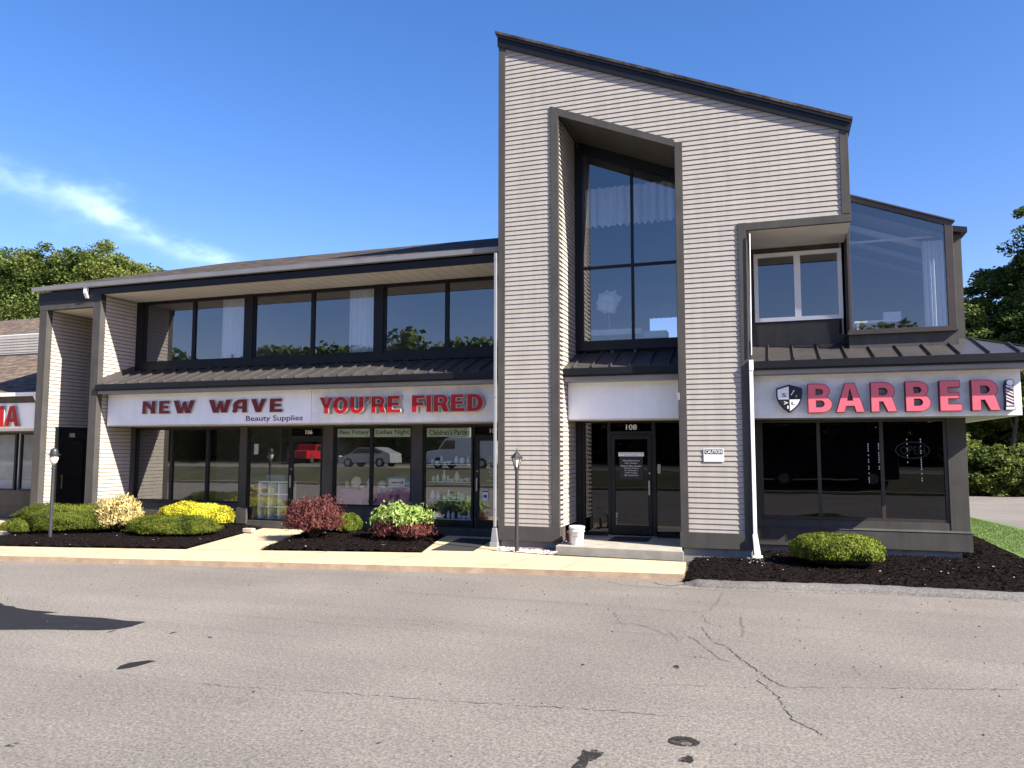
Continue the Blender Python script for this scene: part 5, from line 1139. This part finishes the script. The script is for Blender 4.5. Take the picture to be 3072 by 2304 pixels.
shrub('barberry_shrub', (-10.10,-.35,.52), (.63,.55,.46), 9500, M['barb'], 'dark red barberry shrub at the end of the walk to door 106', .030, 6, 2.6, 1.0, .18, 2.0, .15, core=.62)
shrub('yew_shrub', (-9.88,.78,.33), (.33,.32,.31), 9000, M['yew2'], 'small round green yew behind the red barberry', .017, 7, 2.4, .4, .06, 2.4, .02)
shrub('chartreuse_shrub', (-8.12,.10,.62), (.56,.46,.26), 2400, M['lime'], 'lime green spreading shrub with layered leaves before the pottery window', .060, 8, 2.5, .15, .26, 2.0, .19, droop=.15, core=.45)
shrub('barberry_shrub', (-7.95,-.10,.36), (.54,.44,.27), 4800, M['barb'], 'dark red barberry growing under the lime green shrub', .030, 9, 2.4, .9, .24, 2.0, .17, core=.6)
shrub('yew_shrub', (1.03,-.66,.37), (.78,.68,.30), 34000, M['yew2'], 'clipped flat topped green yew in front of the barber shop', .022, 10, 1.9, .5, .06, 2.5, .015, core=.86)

# ================================================================= neighbouring building at the left
NB = empty('neighbour_building', (-24,4,0), 'lower neighbouring shop at the left edge with tan shingle roof and white sign band', 'building')
b = MB(); b.box(-34,-19.80,1.34,9,.1,.50); b.box(-34,-19.80,1.30,1.38,.5,.95); b.box(-34,-19.80,1.32,1.40,2.66,2.78); b.build('wall', M['trim'], NB)
b = MB(); b.box(-34,-20.40,1.00,1.25,2.79,3.55); b.build('sign_band', M['sign'], NB, bevel=.006)
b = MB(); b.box(-34,-20.38,1.02,1.34,2.72,2.788); b.build('soffit', M['soffit'], NB)
b = MB(); b.box(-34,-20.25,.92,1.2,3.555,3.74); b.build('fascia', M['trim'], NB)
b = MB(); b.box(-34,-20.27,.78,.92,3.735,3.84); b.prism([(.80,3.73),(.88,3.73),(.98,3.55),(.92,3.50)], 'x', -20.40, -20.33); b.build('gutter', M['white'], NB)
for a, c in [(-25.5,-23.6),(-23.5,-21.60),(-21.45,-19.85)]:
    b = MB(); b.box(a,c,1.32,1.40,.95,1.0); b.box(a,c,1.32,1.40,2.61,2.66); b.box(a,a+.05,1.32,1.40,1.0,2.61); b.box(c-.07,c,1.32,1.40,1.0,2.61); o = b.build('window', M['frame'], NB)
    q = MB(); q.add([(a,1.36,1.0),(c,1.36,1.0),(c,1.36,2.61),(a,1.36,2.61)], [(0,1,2,3)]); q.build('pane', M['glass_white'], o)
b = MB(); b.box(-26,-19.82,1.7,1.75,.5,2.7); b.build('window_blind', mat('pale_blind', (.55,.58,.58), .7), NB)
b = MB(); b.prism(arc(-20.78,2.02,.15,.17,0,350,20), 'y', 1.345, 1.357); tag(b.build('oval_decal', M['frame']), 'dark round decal on the neighbouring shop window', 'decal')
b = MB(); b.add([(-34,.85,3.84),(-20.25,.85,3.84),(-20.25,5.2,5.65),(-34,5.2,5.65)], [(0,1,2,3)]); b.add([(-34,5.9,6.55),(-19.9,5.9,6.55),(-19.9,9.5,8.0),(-34,9.5,8.0)], [(0,1,2,3)]); b.build('roof', M['shinglelt'], NB)
b = MB(); b.box(-34,-20.25,5.35,5.5,5.62,6.45); siding_y(b, 5.35, 5.72, 6.4, K(-34), K(-20.25)); b.build('siding', M['siding'], NB)
b = MB(); b.box(-34,-20.2,5.22,5.34,5.55,5.72); b.box(-34,-19.9,5.75,5.9,6.36,6.48); b.build('trim_board', M['trim'], NB)
b = MB(); b.box(-34,-19.85,5.62,5.75,6.44,6.54); b.build('gutter', M['white'], NB)
S = empty('shop_sign', (-21.5,.95,2.85), 'cropped red letters ending in A on the neighbouring shop band at the left edge', 'shop sign')
letter('I', -21.885-.04, -21.68, 2.845, 3.465, .93, .998, M['red'], M['ltside'], S, .01)
letter('A', -21.66, -21.05, 2.85, 3.458, .93, .998, M['red'], M['ltside'], S, .01)

# ================================================================= vehicles behind the viewer, seen only in the glass
def vehicle(name, lab, cat, x, y, rz, L_, W_, prof, wins, paint, wheels, wr=.34, z0=.86):
    # prof: side outline (u along length, z); wins: list of side window polygons
    S = empty(name, (x,y,z0), lab, cat, 'vehicles parked across the lot, mirrored in the windows'); S.rotation_euler = (0,0,rz)
    def loc(b, nm, m, par=S, **k):
        me = None; o = b.build(nm, m, None, **k); o.parent = par; return o
    b = MB(); b.prism(prof, 'y', -W_/2, W_/2); body = loc(b, 'body', paint, bevel=.06)
    for wn in wins:
        b = MB(); b.prism(wn, 'y', -W_/2-.012, W_/2+.012); loc(b, 'side_window', M['carglass'])
    for u in wheels:
        for s_ in (-1,1):
            b = MB(); b.tube([(u,s_*(W_/2-.2),wr),(u,s_*(W_/2+.02),wr)], wr, 20); o = loc(b, 'wheel', M['tyre'])
            b = MB(); b.tube([(u,s_*(W_/2+.015),wr),(u,s_*(W_/2+.03),wr)], wr*.6, 14); q = loc(b, 'rim', M['handle']); q.parent = o
    for s_ in (-1,1):
        b = MB(); b.box(prof[0][0]-.02, prof[0][0]+.05, s_*W_*.36-.14, s_*W_*.36+.14, .68, .86); loc(b, 'headlight', M['lampglass'])
    return S
vehicle('cargo_van','white cargo van parked across the lot behind the viewer','van', -20.1,-30.2, .12, 5.6,2.0,
    [(-2.8,.35),(-2.8,.95),(-2.65,1.15),(-1.75,1.30),(-1.15,2.0),(-.8,2.12),(2.75,2.12),(2.8,.35)], [[(-1.60,1.32),(-1.05,1.92),(-.35,1.92),(-.35,1.32)]], M['van'], (-1.75,1.7), .37)
vehicle('silver_car','silver hatchback parked left of the van across the lot','car', -28.3,-31.5, .05, 4.4,1.8,
    [(-2.2,.3),(-2.2,.75),(-1.3,.98),(-.6,1.42),(.9,1.46),(1.9,1.05),(2.15,.95),(2.2,.3)], [[(-1.05,1.0),(-.5,1.36),(.85,1.38),(1.5,1.02)]], M['silver'], (-1.35,1.3))
vehicle('red_truck','red pickup truck parked farthest left across the lot','truck', -39.8,-41, 1.45, 5.0,1.9,
    [(-2.5,.4),(-2.5,1.0),(-1.4,1.1),(-.9,1.75),(.4,1.75),(.55,1.15),(2.5,1.1),(2.5,.4)], [[(-1.2,1.15),(-.8,1.65),(.25,1.65),(.3,1.15)]], M['redcar'], (-1.6,1.5), .38)
vehicle('dark_truck','dark box truck parked behind the viewer across the lot','truck', 2.6,-24.5, .0, 6.5,2.3,
    [(-3.2,.4),(-3.2,1.2),(-2.4,1.35),(-1.9,2.3),(3.2,2.4),(3.2,.4)], [[(-2.2,1.4),(-1.8,2.1),(-1.0,2.1),(-1.0,1.4)]], M['darkcar'], (-2.2,2.0), .42, z0=.3)
S = empty('utility_pole', (-23.2,-38,.85), 'pale utility pole across the road, mirrored in the shop windows', 'utility pole')
b = MB(); b.tube([(-23.2,-38,.85),(-23.0,-38,9.5)], [.14,.10], 10); b.build('pole', M['woodpole'], S)
b = MB(); b.box(-24.3,-22.0,-38.06,-37.94,8.8,8.92); b.build('cross_arm', M['woodpole'], S)
for i, z in enumerate((8.6,8.0)):
    b = MB(); b.tube([(-90+k*12, -38.2, z-.9*math.sin(math.pi*((k*12-90+23.2) % 40)/40)) for k in range(14)], .02, 5); tag(b.build('overhead_wire', M['frame']), '%s utility wire running along the road behind the viewer' % ('upper','lower')[i], 'wire')
